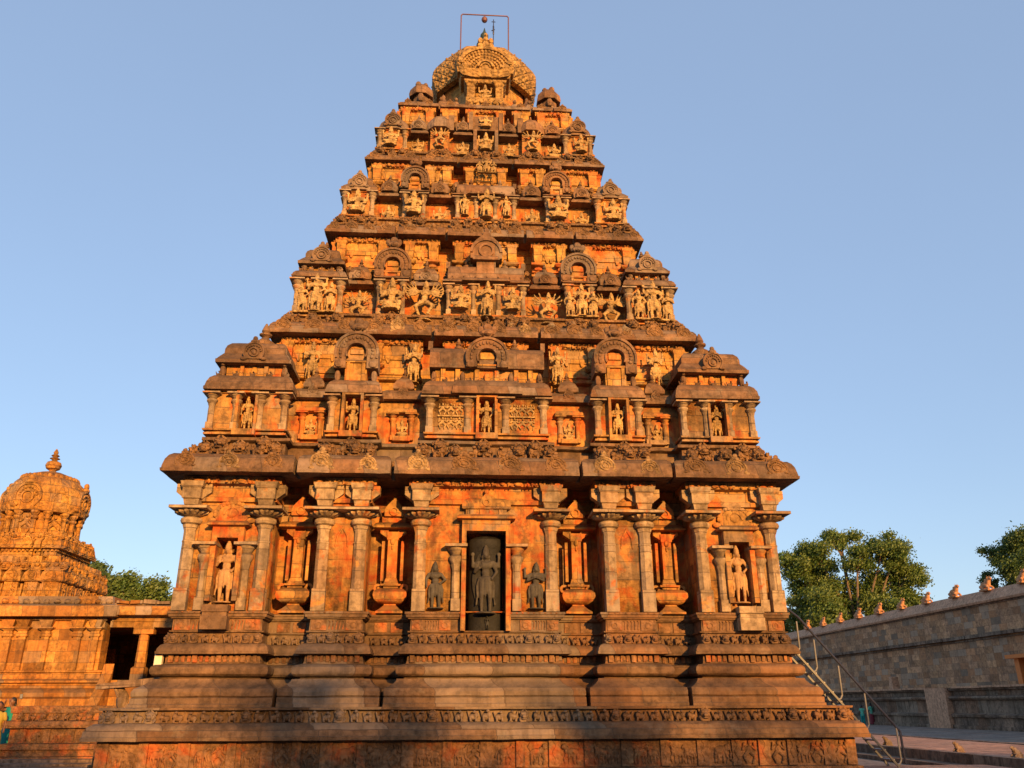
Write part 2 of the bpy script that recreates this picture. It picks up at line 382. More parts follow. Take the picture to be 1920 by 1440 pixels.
def arm(m, x, z, e, h, s=1.0, w=0.0, hand=True):
    m.cap((x, w, z), .034 * s, e, .026 * s); m.cap(e, .026 * s, h, .018 * s)
    if hand: m.ell(h[0], h[1], h[2], .022 * s, .02 * s, .028 * s)
def legs(m, x, s, kn, an, w=0.0, hz=.48):
    for e, k, a in ((-1, kn[0], an[0]), (1, kn[1], an[1])):
        m.cap((x + e * .045, w, hz), .056 * s, (k[0], k[1], k[2]), .038 * s)
        m.cap((k[0], k[1], k[2]), .036 * s, (a[0], a[1], a[2]), .022 * s)
        m.cap((a[0], a[1], .02 if a[2] < .1 else a[2] - .02), .022 * s, (a[0] + e * .012, a[1] + .06, .015 if a[2] < .1 else a[2] - .02), .018 * s)
def fig_stand(arms=4, pose=0, slab=False):
    m = MB()
    ln = (.0, .018, -.02)[pose % 3]
    legs(m, 0, 1, ((-.055, .02, .27), (.06, .015, .27)), ((-.055, 0, .04), (.062, 0, .04)))
    torso(m, 0, .5, lean=ln)
    head(m, ln, .01, .83)
    if pose == 0:
        arm(m, -.1 + ln, .735, (-.15, .0, .6), (-.09, .06, .655)); arm(m, .1 + ln, .735, (.155, 0, .6), (.09, .06, .5))
    elif pose == 1:
        arm(m, -.1 + ln, .735, (-.14, .03, .6), (-.02, .085, .66)); arm(m, .1 + ln, .735, (.14, .03, .6), (.02, .085, .66))
    else:
        arm(m, -.1 + ln, .735, (-.17, 0, .62), (-.16, .05, .46)); arm(m, .1 + ln, .735, (.16, 0, .61), (.07, .05, .53))
    if arms >= 4:
        for e in (-1, 1):
            arm(m, e * .1 + ln, .74, (e * .18, -.01, .68), (e * .185, .0, .81)); m.ell(e * .185, 0, .86, .03, .018, .035)
    for e in (-1, 1):
        m.tube([(e * .09, .02, .52), (e * .125, .0, .4), (e * .115, .01, .25), (e * .13, .0, .13)], .014, 6)
    m.cap((0, .045, .47), .02, (0, .045, .24), .012, 6)
    m.lathe(0, 0, [(.14, 0), (.15, .01), (.13, .025)], 14)
    if slab: m.prism(arch_poly(0, .2, .0, .78), -.06, -.03)
    return m
def arch_poly(cx, r, z0, zc, n=14, point=0.0):
    p = [(cx - r, z0), (cx + r, z0)]
    for j in range(n + 1):
        a = pi * j / n; p.append((cx + r * cos(a), zc + r * sin(a) + point * max(0, sin(a)) ** 12))
    return p
def fig_seat(arms=4, pose=0):
    m = MB()
    m.lathe(0, 0.02, [(.2, 0), (.22, .03), (.17, .06), (.21, .1), (.18, .12)], 14, sw=.7)
    torso(m, 0, .2, 1.25)
    head(m, 0, .015, .62, 1.3)
    if pose == 0:
        m.cap((-.05, 0, .2), .07, (-.2, .07, .17), .05); m.cap((-.2, .07, .17), .045, (.0, .1, .15), .03)
        m.cap((.05, 0, .2), .07, (.17, .09, .18), .05); m.cap((.17, .09, .18), .045, (.15, .1, -.02), .03)
    else:
        for e in (-1, 1):
            m.cap((e * .05, 0, .2), .07, (e * .22, .06, .165), .05); m.cap((e * .22, .06, .165), .045, (-e * .04, .1, .15), .032)
    for e in (-1, 1):
        arm(m, e * .12, .49, (e * .2, .02, .34), (e * .1, .09, .36 if e < 0 else .26), 1.25)
        if arms >= 4:
            arm(m, e * .12, .5, (e * .23, -.01, .42), (e * .24, 0, .58), 1.2); m.ell(e * .24, 0, .65, .04, .02, .05)
    return m
def fig_dance(n=5, sp=1.0):
    m = MB()
    m.lathe(0, 0, [(.16, 0), (.17, .015), (.14, .04)], 14)
    m.cap((-.045, 0, .46), .058, (-.16, .05, .34), .04); m.cap((-.16, .05, .34), .038, (-.07, .02, .1), .024)
    m.cap((.045, 0, .46), .058, (.17, .04, .38), .04); m.cap((.17, .04, .38), .038, (.07, .07, .18), .024)
    m.cap((-.07, .02, .08), .022, (-.04, .07, .055), .018); m.cap((.07, .07, .17), .022, (.12, .1, .14), .018)
    torso(m, 0, .48, 1.0, lean=.02); head(m, .03, .01, .81)
    for e in (-1, 1):
        for i in range(n):
            a = radians(-50 + 110 * i / max(1, n - 1))
            el = (e * (.1 + .1 * cos(a) * sp), -.0 - .01 * i, .71 + .1 * sin(a)); h = (e * (.12 + .2 * cos(a + .25) * sp), .0, .71 + .2 * sin(a + .35))
            arm(m, e * .1, .715, el, h, .8)
            m.ell(h[0] + e * .015, 0, h[2] + .025, .016, .014, .035, 6, 4)
    return m
def fig_group():
    m = MB()
    a = fig_stand(4, 0); b = fig_stand(2, 2); c = fig_stand(2, 1)
    m.stamp(a, 0, 0.02, 0, 1.0); m.stamp(b, -.27, 0, 0, .78); m.stamp(c, .27, 0, 0, .78)
    m.box(-.38, .38, -.08, .1, -.02, .03)
    return m
FIG = {}
for nm, mb, vx in (('stand_a', fig_stand(4, 0), .014), ('stand_b', fig_stand(4, 1), .014), ('stand_c', fig_stand(2, 2), .014),
                   ('seat_a', fig_seat(4, 0), .016), ('seat_b', fig_seat(4, 1), .016), ('dance', fig_dance(4), .016), ('many', fig_dance(7, 1.15), .015), ('group', fig_group(), .014)):
    FIG[nm] = remeshed(mb, 'carved_figure_' + nm, M_stat, vx * .72)
def figure(kind, parent, x, w, z, h, mat=None, label=None, ang=0.0, name='statue', sx=1.0):
    o = link(name, FIG[kind], parent, label, loc=(x, -w, z), rot=(0, 0, ang), sc=(h * sx, h, h))
    if mat:
        o.material_slots[0].link = 'OBJECT'; o.material_slots[0].material = mat
    return o

def t_beast():      # crouching beast with puffed body, its head up; 0.2 wide
    m = MB()
    m.ell(0, .03, .075, .088, .07, .06, 10, 6); m.ell(.05, .07, .1, .045, .05, .05)
    m.cap((.06, .06, .12), .03, (.035, .085, .16), .026, 6); m.ell(.03, .105, .165, .032, .035, .026)
    m.cap((-.07, .03, .09), .02, (-.095, .04, .17), .014, 6)
    m.cap((.05, .08, .07), .02, (.06, .1, .01), .018, 6); m.cap((-.05, .08, .06), .02, (-.04, .1, .01), .018, 6)
    return m
def t_lion():       # lion head bracket, 0.24 wide
    m = MB()
    m.ell(0, .05, .13, .1, .1, .1, 10, 6); m.box(-.07, .07, 0, .13, 0, .06)
    m.ell(0, .15, .11, .05, .045, .04); m.ell(0, .15, .06, .06, .04, .018)
    for e in (-1, 1):
        m.ell(e * .055, .12, .165, .026, .025, .024); m.ell(e * .095, .04, .19, .03, .025, .035); m.cap((e * .06, .08, .2), .02, (e * .02, .1, .235), .014, 6)
        m.cap((e * .09, .06, .07), .028, (e * .085, .13, .02), .02, 6)
    return m
def t_quad(kind=0):  # animal relief, about 0.42 wide 0.32 high
    m = MB()
    b = .075 if kind else .1
    m.ell(0, 0, .2, .13, .035, b, 12, 6); m.ell(.1, .01, .23, .06, .035, .075)
    if kind == 1:
        m.cap((.12, .01, .26), .035, (.16, .015, .32), .028); m.cap((.16, .015, .33), .026, (.2, .02, .3), .018)
        m.cap((-.12, 0, .25), .012, (-.17, 0, .13), .02, 6)
    elif kind == 2:
        m.ell(.16, .02, .3, .055, .04, .055); m.ell(.2, .03, .29, .025, .025, .02); m.tube([(-.12, 0, .24), (-.17, 0, .3), (-.13, 0, .36)], .013, 6)
    else:
        m.ell(.15, .02, .27, .06, .045, .065); m.tube([(.19, .02, .26), (.22, .02, .18), (.2, .02, .09), (.23, .02, .05)], .018, 6); m.ell(.12, .04, .27, .03, .02, .05)
    for x, dx in ((-.1, -.01), (-.06, .03), (.06, .0), (.11, .05)):
        m.cap((x, .005, .17), .03, (x + dx, .005, .09), .022, 6); m.cap((x + dx, .005, .09), .02, (x + dx * .4, .005, .02), .018, 6)
    return m
T_beast, T_lion = t_beast(), t_lion()
T_quad = [t_quad(0), t_quad(1), t_quad(2)]
def t_relief():
    m = MB()
    m.ell(0, 0, .2, .05, .03, .06); m.ell(.01, 0, .3, .03, .03, .035)
    for e in (-1, 1):
        m.cap((e * .03, 0, .16), .03, (e * .09, .01, .1), .022, 6); m.cap((e * .09, .01, .1), .02, (e * .05, .01, .01), .016, 6)
        m.cap((e * .05, 0, .24), .02, (e * .1, .01, .2), .016, 6); m.cap((e * .1, .01, .2), .016, (e * .08, .02, .3), .012, 6)
    return m
T_rel = t_relief()

def kudu(s=1.0, pale=False):   # horseshoe medallion: plate, rings, knob (1 = 0.4 wide), faces -y, base at z=0
    m = MB()
    r = .17 * s
    m.prism([(r * 1.1 * cos(a), r * 1.02 + r * 1.05 * sin(a)) for a in [radians(-50 + 280 * j / 18) for j in range(19)]], -.02, .03 * s)
    m.ring(0, r * 1.02, r * .98, r * 1.16, -.01, .05 * s, radians(-50), radians(230), 20)
    m.ring(0, r * .95, r * .42, r * .56, .02 * s, .06 * s, 0, 2 * pi, 16)
    m.ell(0, .03 * s, r * .95, r * .3, .03 * s, r * .3)
    for e in (-1, 1): m.ell(e * r * 1.05, .02, r * .25, r * .35, .035 * s, r * .22)
    m.ell(0, .02 * s, r * 2.25, r * .5, .05 * s, r * .3); m.ell(0, .02 * s, r * 2.6, r * .28, .04 * s, r * .3)
    for j in range(9):
        a = radians(10 + 160 * j / 8); m.ell(r * .77 * cos(a), .04 * s, r * 1.0 + r * .77 * sin(a), r * .12, .02 * s, r * .12, 6, 4)
    return m
M_med = stone('medallion_stone', (0.42, 0.28, 0.14), (0.24, 0.15, 0.075), gr=0.6, streak=0.5, bump=0.9, carve=0.8, carve_scale=13, topdirt=0.4)
def kvar(i, mat, nm):
    m = kudu(); m.v = [(x * (1 + .12 * (i - 1)) + .012 * sin(9 * z + i), y, z * (1 + .08 * ((i * 2) % 3 - 1))) for x, y, z in m.v]
    m.v = [(x, y, z) for x, y, z in m.v]; m.v = [(x + 3 * i, y, z) for x, y, z in m.v]; m.jit(.011, 8); m.v = [(x - 3 * i, y, z) for x, y, z in m.v]
    return m.mesh(nm, mat, 45)
KUDU_D = [kvar(i, M_dark, 'medallion_dark') for i in range(3)]
KUDU_P = [kvar(i, M_med, 'medallion_pale') for i in range(3)]

# ------------------------------------------------------------------ stepped plan sweep
def plan(w, b, rd, sub=0.22):
    """front run of a square plan: w half width, b = [(x0,x1)...] bays, rd recess depth; returns points (x,w) left to right."""
    P = []
    for i, (x0, x1) in enumerate(b):
        P += [(x0, w), (x1, w)]
        if i < len(b) - 1: P += [(x1, w - rd), (b[i + 1][0], w - rd)]
    return P
def subdiv(P, counts):
    out = []
    for (a, b), n in zip(zip(P[:-1], P[1:]), counts):
        for k in range(n): out.append((a[0] + (b[0] - a[0]) * k / n, a[1] + (b[1] - a[1]) * k / n))
    return out
def sweep(levels, step=0.25, cap=True):
    """levels: (w, z, bays, rd)"""
    m = MB()
    Ps = [plan(w, b, rd) for w, z, b, rd in levels]
    ref = Ps[len(Ps) // 2]
    cnt = [max(1, int(round((abs(a[0] - b[0]) + abs(a[1] - b[1])) / step))) for a, b in zip(ref[:-1], ref[1:])]
    rings = []
    for P, (w, z, b, rd) in zip(Ps, levels):
        r = []
        for k in range(4):
            for x, ww in subdiv(P, cnt):
                X, Y = x, -ww
                for _ in range(k): X, Y = -Y, X
                r.append((X, -Y, z))
        rings.append(r)
    m.loft(rings, cap=False)
    n = len(rings[0])
    if cap:
        m.add(rings[-1], [tuple(range(n))]); m.add(rings[0], [tuple(range(n))[::-1]])
    return m
def bays(c, i2, o2, i1, w, d=0.0, gap=0.075):
    c, i2, o2, i1, w = c + d, i2 - d, o2 + d, i1 - d, w + d
    if c > i2 - gap: q = (c + i2) / 2; c, i2 = q - gap / 2, q + gap / 2
    if o2 > i1 - gap: q = (o2 + i1) / 2; o2, i1 = q - gap / 2, q + gap / 2
    return [(-w, -i1), (-o2, -i2), (-c, c), (i2, o2), (i1, w)], w
def bsweep(base, prof, rd0, step=0.25):
    """base=(c,i2,o2,i1,w); prof = (offset, z[, extra recess])"""
    lv = []
    for p in prof:
        b, w = bays(*base, d=p[0]); rd = rd0 + (p[2] if len(p) > 2 else 0)
        lv.append((w, p[1], b, rd))
    return sweep(lv, step)
def rim(parent, w, z, wi, name='cornice_underside'): pass

CY = 23.0
tower = empty('temple_tower', (0, CY, 0), 'tall carved sandstone pyramid tower with stacked tiers and a ribbed dome on top', 'temple')
G = (1.46, 2.40, 3.41, 4.33, 6.0)

# ---------- plinth
def row(m, x0, x1, w, z, step, sc, tmpl, lion=None, every=6, ends=True, rng=R0):
    n = max(1, int(round((x1 - x0) / step))); st = (x1 - x0) / n
    for j in range(n):
        x = x0 + st * (j + .5) + rng.uniform(-.015, .015)
        if lion and (j % every == every // 2 or (ends and j in (0, n - 1))):
            m.stamp(lion, x, w, z - .01, sc * rng.uniform(.85, 1.0))
        else:
            m.stamp(tmpl, x, w, z, sc * rng.uniform(.9, 1.1), sx=sc * rng.choice((-1, 1, 1)) * rng.uniform(.9, 1.1), ang=rng.uniform(-.15, .15))

pl = MB()
one = lambda w: [(-w, w)]
base = sweep([(7.15, 0, one(7.15), 0), (7.15, .22, one(7.15), 0), (7.0, .24, one(7.0), 0), (7.0, .42, one(7.0), 0), (6.86, .46, one(6.86), 0), (6.86, .55, one(6.86), 0), (6.78, .56, one(6.78), 0), (6.78, 1.03, one(6.78), 0)], .5)
base.jit(.008)
plinth = base.obj('plinth', M_friz, tower, 'stepped base of the tower with its carved bottom wall')
c = sweep([(6.8, 1.03, one(6.8), 0), (7.0, 1.03, one(7.0), 0), (7.01, 1.09, one(7.01), 0), (6.99, 1.1, one(6.99), 0), (6.98, 1.18, one(6.98), 0), (6.94, 1.26, one(6.94), 0), (6.86, 1.31, one(6.86), 0), (6.72, 1.32, one(6.72), 0), (6.7, 1.52, one(6.7), 0), (6.82, 1.53, one(6.82), 0), (6.83, 1.57, one(6.83), 0), (6.3, 1.575, one(6.3), 0)], .3)
c.jit(.009); c.obj('cornice', M_plin, plinth, 'lowest roll cornice of the plinth')
m = MB()
for k in range(4):
    m.k = k
    row(m, -6.75, 6.75, 6.72, 1.325, .235, .98, T_beast, T_lion, 7)
m.jit(.006, 8).obj('beast_frieze', M_plin, plinth, 'long lower row of crouching carved beasts')
prof = [(.48, 1.56), (.48, 1.62), (.46, 1.64), (.46, 1.73), (.42, 1.745), (.45, 1.77), (.455, 1.84), (.42, 1.90), (.35, 1.93), (.28, 1.98), (.235, 2.03), (.22, 2.07), (.10, 2.075), (.08, 2.10),
        (.12, 2.105), (.19, 2.12), (.235, 2.16), (.25, 2.22), (.235, 2.28), (.19, 2.32), (.10, 2.335), (.06, 2.35), (.05, 2.37), (.03, 2.52)]
mm = bsweep(G, [(a, z) for a, z in prof], .6, .25); mm.jit(.011)
mm.obj('moulding', M_plin, plinth, 'thick curved base mouldings broken by narrow dark slots')
UPM = True
mm = bsweep(G, [(.05, 2.52), (.21, 2.52), (.215, 2.565), (.2, 2.57), (.19, 2.62), (.15, 2.68), (.09, 2.715), (.02, 2.72), (-.0, 2.73), (-.0, 2.91), (.05, 2.925), (.06, 2.95), (.01, 2.955),
                (.0, 3.17), (.05, 3.18), (.06, 3.205), (.09, 3.21), (.1, 3.26), (.12, 3.27), (.12, 3.31), (.0, 3.32), (-.2, 3.325)], .6, .22)
mm.jit(.008); cut(mm.obj('moulding', M_plin, plinth, 'upper plinth ledge and balustrade band under the pilasters'), [(-.40, .40, 5.3, 6.6, 2.96, 3.5)])
dent = MB(); rows = MB(); kp = []
for k in (0, 1, 3):
    dent.k = rows.k = k
    bb, w = bays(*G)
    for (x0, x1) in bb:
        n = int((x1 - x0) / .11)
        for j in range(n):                                   # dentils in the throat, reeded
            x = x0 + (x1 - x0) * (j + .5) / n
            if not (k == 0 and abs(x) < .47): dent.ell(x, 6.11, 3.29, .035, .02, .022, 6, 4)
            if j % 4: dent.box(x - .03, x + .03, 6.02, 6.075, 2.38, 2.5)
            else: dent.box(x - .045, x + .045, 6.02, 6.1, 2.37, 2.515)
        row(rows, x0 - .05, x1 + .05, 6.01, 2.73, .19, .84, T_beast, T_lion, 5)
        # balustrade panels
        n = max(3, int((x1 - x0) / .28)); n += (n % 2 == 0)
        for j in range(n):
            a, b = x0 + (x1 - x0) * j / n, x0 + (x1 - x0) * (j + 1) / n
            if k == 0 and a < .45 and b > -.45: continue
            if j % 2 == 0:
                dent.box(a + .02, b - .02, 6.0, 6.03, 2.965, 3.165); dent.ring((a + b) / 2, 3.065, .045, .065, 6.02, 6.045, 0, 2 * pi, 12)
            else:
                for q in range(5):
                    xx = a + (b - a) * (q + .5) / 5; dent.cap((xx, 6.01, 2.99), .016, (xx + .015, 6.012, 3.13), .012, 5); dent.ell(xx, 6.02, 3.145, .014, .012, .014, 6, 4)
    for xa, xb in ((-4.25, -3.49), (-2.32, -1.54), (1.54, 2.32), (3.49, 4.25)):
        row(rows, xa, xb, 5.42, 2.73, .19, .8, T_beast)
        dent.box(xa + .1, xa + .35, 5.4, 5.43, 2.97, 3.16); dent.box(xb - .35, xb - .1, 5.4, 5.43, 2.97, 3.16)
        for q in range(6): dent.box(xa + q * .13, xa + q * .13 + .07, 5.42, 5.47, 2.38, 2.5)
dent.jit(.004, 9).obj('carved_panel', M_friz, plinth, 'reeded throat and balustrade relief panels')
rows.jit(.006, 8).obj('beast_frieze', M_plin, plinth, 'upper row of crouching carved beasts under the pilasters')
# bottom relief frieze: posts and panels
rr = random.Random(3)
x = -6.78; i = 0
xs = []
while x < 6.6:
    pw = .17 if i % 2 else .22; posts = MB()
    x1 = min(x + pw, 6.78); posts.box(x + .01, x1, 6.77, 6.825, .57, 1.02)
    posts.tube([((x + x1) / 2 + .03 * sin(q * 1.2), 6.825, .62 + q * .045) for q in range(9)], .012, 5)
    posts.jit(.005, 6).obj('frieze_post', M_friz, plinth); nw = rr.choice((.32, .5, .62, .42)); xs.append((x1, min(x1 + nw, 6.6))); x = x1 + nw; i += 1
posts = MB(); posts.box(6.6, 6.78, 6.77, 6.825, .57, 1.02); posts.jit(.005, 6).obj('frieze_post', M_friz, plinth)
for a, b in xs:
    m = MB(); wd = b - a; cx = (a + b) / 2
    if wd < .36: m.stamp(T_rel, cx, 6.79, .6, 1.15)
    elif wd < .47: m.stamp(T_quad[rr.randrange(3)], cx, 6.785, .6, 1.0, sx=rr.choice((-1, 1)) * .9)
    else:
        m.stamp(T_quad[rr.randrange(3)], cx - wd * .2, 6.785, .6, 1.0, sx=rr.choice((-1, 1)) * .8)
        m.stamp(T_rel, cx + wd * .3, 6.79, .6, 1.1) if rr.random() < .6 else m.stamp(T_quad[1], cx + wd * .25, 6.785, .6, .9, sx=-.7)
    m.jit(.006, 9).obj('relief_panel', M_friz, plinth)

# ---------- ground storey wall
m = bsweep(G, [(-.02, 3.32), (-.02, 5.45), (.06, 5.47), (.06, 5.56), (.0, 5.58), (.0, 5.8), (.13, 5.83), (.15, 5.97), (-.5, 5.975)], .92, .4)
m.jit(.006)
wall = m.obj('wall', M_wall, tower, 'orange stained wall of the ground storey, stepped into bays and dark recesses')
cut(wall, [(-5.35, -4.93, 5.6, 6.5, 3.45, 4.72), (5.0, 5.42, 5.6, 6.5, 3.45, 4.72), (-.40, .40, 5.3, 6.5, 3.33, 4.9)])
ov = MB()
for k in range(4):
    ov.k = k
    for (x0, x1) in bays(*G)[0]:
        n = int((x1 - x0 + .2) / .16)
        for j in range(n):
            x = x0 - .1 + (x1 - x0 + .2) * (j + .5) / n
            q_ = R0.random()
            if q_ < .3: ov.ell(x, 6.15, 5.885, R0.uniform(.06, .11), .045, R0.uniform(.04, .065), 7, 5)
            elif q_ < .85: ov.stamp(T_beast, x, 6.12, 5.82, .62, sx=R0.choice((-.62, .62)) * R0.uniform(.9, 1.3))
            if q_ > .5: ov.ell(x + .05, 6.17, 5.87 + R0.uniform(-.02, .05), .035, .03, .03, 6, 4)
ov.jit(.008, 8).obj('carved_band', M_band, wall, 'row of worn carved figures tucked under the main cornice')

def pilaster_mb(h0, h1, r=.125, ab=.37, big=True):
    """engaged pillar: square base, eight sided shaft, flared neck, cushion, lotus, thin plate"""
    m = MB(); H = h1 - h0
    zc = h1 - .34 if big else h1 - .3 * H
    m.sqlathe(0, 0, [(r * 1.06, h0), (r * 1.06, h0 + .42 * (zc - h0) * .6), (r, h0 + .43 * (zc - h0) * .6)])
    m.lathe(0, 0, [(r * 1.04, h0 + .2 * (zc - h0)), (r * 1.02, zc - .6 * (zc - h0) * .5), (r * 1.0, zc - .36), (r * 1.07, zc - .35), (r * 1.07, zc - .32), (r * .97, zc - .31), (r * .95, zc - .12), (r * 1.25, zc - .02), (r * 1.3, zc)] if big else
            [(r * 1.0, h0 + .2 * (zc - h0)), (r * .98, zc - .2 * H), (r * .95, zc - .08 * H), (r * 1.25, zc)], 8 if big else 8, ph=pi / 8)
    if big:
        m.lathe(0, 0, [(r * 1.1, zc), (r * 1.55, zc + .03), (r * 1.72, zc + .08), (r * 1.6, zc + .13), (r * 1.15, zc + .16)], 16)
        n = 16; rings = []
        for f, z in ((1.1, zc + .16), (1.7, zc + .19), (2.4, zc + .25), (2.55, zc + .285)):
            rings.append([(r * f * (1 + (.10 if z > zc + .2 else 0) * (1 if j % 2 else -1)) * cos(2 * pi * j / 32), -r * f * (1 + (.10 if z > zc + .2 else 0) * (1 if j % 2 else -1)) * sin(2 * pi * j / 32), z - (.03 if (j % 2 and z > zc + .2) else 0)) for j in range(32)])
        m.loft(rings)
        m.box(-ab, ab, -ab, ab, zc + .285, zc + .34)
    else:
        q = .3 * H
        m.lathe(0, 0, [(r * 1.1, zc), (r * 1.7, zc + .25 * q), (r * 1.7, zc + .38 * q), (r * 1.1, zc + .5 * q)], 12)
        m.lathe(0, 0, [(r * 1.1, zc + .5 * q), (r * 2.2, zc + .85 * q), (r * 2.2, zc + .86 * q)], 12)
        m.sqlathe(0, 0, [(r * 2.6, zc + .86 * q), (r * 2.6, h1)])
    return m
PB = pilaster_mb(3.32, 5.33).jit(.004, 5)
PB_me = PB.mesh('pilaster', M_pil, 28)
def corbel(m, x, w, z0, z1, r):
    h = z1 - z0
    m.rectlathe(x - r * .9, x + r * .9, w - r, w + r * .9, [(0, z0), (0, z0 + .08 * h)])
    m.rectlathe(x - r * 1.0, x + r * 1.0, w - r, w + r * 1.3, [(0, z0 + .09 * h), (.02, z0 + .3 * h), (.05, z0 + .34 * h), (.05, z0 + .75 * h), (.07, z0 + .76 * h), (.1, z1)])
    for e in (-1, 1): m.prism([(x + e * r * 1.02, z0 + .3 * h), (x + e * r * 2.6, z0 + .62 * h), (x + e * r * 2.6, z0 + .95 * h), (x + e * r * 1.02, z0 + .95 * h)][::e], w - r, w + r * .6)
pxs = [-5.93, -4.46, -3.28, -2.54, -1.33, 1.33, 2.54, 3.28, 4.46, 5.93]
for k in (0, 1, 3):
    for x in pxs:
        X, Y = x, -6.0
        if k and abs(x) > 5.9: continue
        for _ in range(k): X, Y = -Y, X
        link('pilaster', PB_me, wall, None, loc=(X, Y, 0), rot=(0, 0, k * pi / 2))
cb = MB(); corbel(cb, 0, 0, 5.33, 5.84, .135)
CB_me = cb.jit(.005, 5).mesh('bracket', M_pil, 30)
for k in (0, 1, 3):
    for x in pxs:
        X, Y = x, -6.02
        if k and abs(x) > 5.9: continue
        for _ in range(k): X, Y = -Y, X
        link('bracket', CB_me, wall, loc=(X, Y, 0), rot=(0, 0, k * pi / 2))

# kumbha (pot and pilaster) in each recess
def kumbha():
    m = MB()
    m.sqlathe(0, 0, [(.27, 3.33), (.27, 3.37), (.2, 3.42), (.12, 3.5), (.12, 3.53)])
    m.rectlathe(-.18, .18, -.12, .12, [(.0, 3.52), (.05, 3.54), (.13, 3.6), (.16, 3.68), (.15, 3.75), (.09, 3.81), (-.04, 3.84)])
    m.rectlathe(-.15, .15, -.1, .1, [(.0, 3.84), (.0, 3.88), (.05, 3.885), (.06, 3.92), (.0, 3.93), (-.04, 4.05)])
    m.rectlathe(-.1, .1, -.08, .08, [(.0, 4.05), (.0, 4.82), (.02, 4.84), (.02, 5.0)])
    for e in (-1, 1):
        m.rectlathe(e * .2 - .03, e * .2 + .03, -.08, .0, [(.0, 4.0), (.0, 4.82)])
        m.prism([(e * .1, 4.86), (e * .27, 4.98), (e * .27, 5.06), (e * .1, 5.06)][::e], -.08, .06)
        m.ring(e * .27, 3.85, .04, .09, -.1, .02, 0, 2 * pi, 12)
    m.ell(0, .1, 4.8, .05, .03, .07); m.ell(0, .1, 4.68, .025, .02, .06)
    m.rectlathe(-.33, .33, -.1, .12, [(.0, 5.06), (.08, 5.075), (.085, 5.11), (.04, 5.17), (-.04, 5.2), (-.08, 5.21), (-.08, 5.33)])
    m.prism(arch_poly(0, .2, 5.33, 5.42, 12, .08), -.1, .12); m.ring(0, 5.43, .06, .1, .1, .15, 0, 2 * pi, 12)
    m.ell(0, .05, 5.72, .04, .04, .05)
    return m
KB = kumbha().jit(.004, 6).mesh('pot_pilaster', M_wall, 35)
for k in (0, 1, 3):
    for x in (-3.87, -1.93, 1.93, 3.87):
        X, Y = x, -5.36
        for _ in range(k): X, Y = -Y, X
        link('pot_pilaster', KB, wall, None, loc=(X, Y, 0), rot=(0, 0, k * pi / 2))
# niches: frame, flanking small pillars, ledge and model roof
PS = pilaster_mb(0, 1.3, .085, .2, big=False)
def niche(m, cx, hw, z0, z1, fr, dark, pz, roof='arch'):
    # inner recess box (5 sides) cut as dark stone lined box standing proud of the wall
    for e in (-1, 1):
        m.box(*(sorted((cx + e * hw, cx + e * (hw + fr)))), 5.9, 6.16, z0, z1)
    m.box(cx - hw - fr, cx + hw + fr, 5.9, 6.163, z1, z1 + .12)
    m.rectlathe(cx - hw - fr, cx + hw + fr, 5.9, 6.16, [(.0, z1 + .12), (.0, z1 + .22), (.1, z1 + .24), (.11, z1 + .28), (.05, z1 + .33), (.0, z1 + .335)])
for cx_, hw_, za_, zb_, fr_, lb_ in ((-5.14, .21, 3.50, 4.72, .1, None), (5.21, .21, 3.50, 4.72, .1, None), (0.0, .40, 2.95, 4.9, .09, 'tall centre niche surround')):
    nm = MB(); niche(nm, cx_, hw_, za_, zb_, fr_, 0, 0); nm.jit(.004, 7).obj('niche', M_wall, wall, lb_)
PS_me = PS.mesh('small_pilaster', M_pil, 30)
for x in (-5.56, -4.76, 4.83, 5.64, -.60, .62): link('small_pilaster', PS_me, wall, loc=(x, -6.03, 3.33))
nm = MB()
for x in (-5.14, 5.21):           # torana relief discs above the corner niches
    nm = MB()
    nm.prism([(x + .35 * cos(a), 5.24 + .25 * sin(a)) for a in [2 * pi * j / 24 for j in range(24)]], 5.95, 6.03)
    for j in range(14):
        a = pi * j / 13; nm.ell(x + .33 * cos(a), 6.03, 5.2 + .26 * sin(a), .05, .03, .05, 7, 5)
    nm.ell(x, 6.04, 5.24, .1, .03, .1); nm.ell(x, 6.04, 5.38, .05, .03, .06); nm.ring(x, 5.2, .14, .18, 6.0, 6.05, 0, pi, 12)
    for e in (-1, 1): nm.ell(x + e * .38, 6.03, 5.09, .09, .03, .06)
    nm.jit(.005, 7).obj('arch_relief', M_wall, wall, 'round flame arch relief above a corner niche')
nm = MB()
# model shrine over the centre niche
nm.rectlathe(-.42, .42, 5.9, 6.08, [(0, 5.24), (0, 5.36)]); nm.rectlathe(-.45, .45, 5.9, 6.08, [(.03, 5.36), (.05, 5.38), (.05, 5.47), (.0, 5.56), (-.06, 5.6)])
nm.prism(arch_poly(0, .13, 5.4, 5.5, 10, .05), 6.0, 6.14); nm.ring(0, 5.49, .05, .08, 6.12, 6.16, 0, 2 * pi, 12); nm.ell(0, 6.1, 5.72, .05, .05, .06)
for x in (-.3, -.1, .1, .3): nm.box(x - .04, x + .04, 6.07, 6.11, 5.25, 5.35)
nm.jit(.004, 7).obj('model_roof', M_wall, wall, 'small model roof over the centre niche')
# painted panels / faint relief arches on the two paired-pilaster bays
for e in (-1, 1):
    x = e * 2.91; nm = MB()
    nm.tube([(x - .12, 5.98, 4.6), (x - .1, 5.985, 4.8), (x, 5.985, 4.98), (x + .1, 5.985, 4.8), (x + .12, 5.98, 4.6)], .022, 6)
    
    nm.jit(.004, 7).obj('pointed_relief', M_wall, wall)
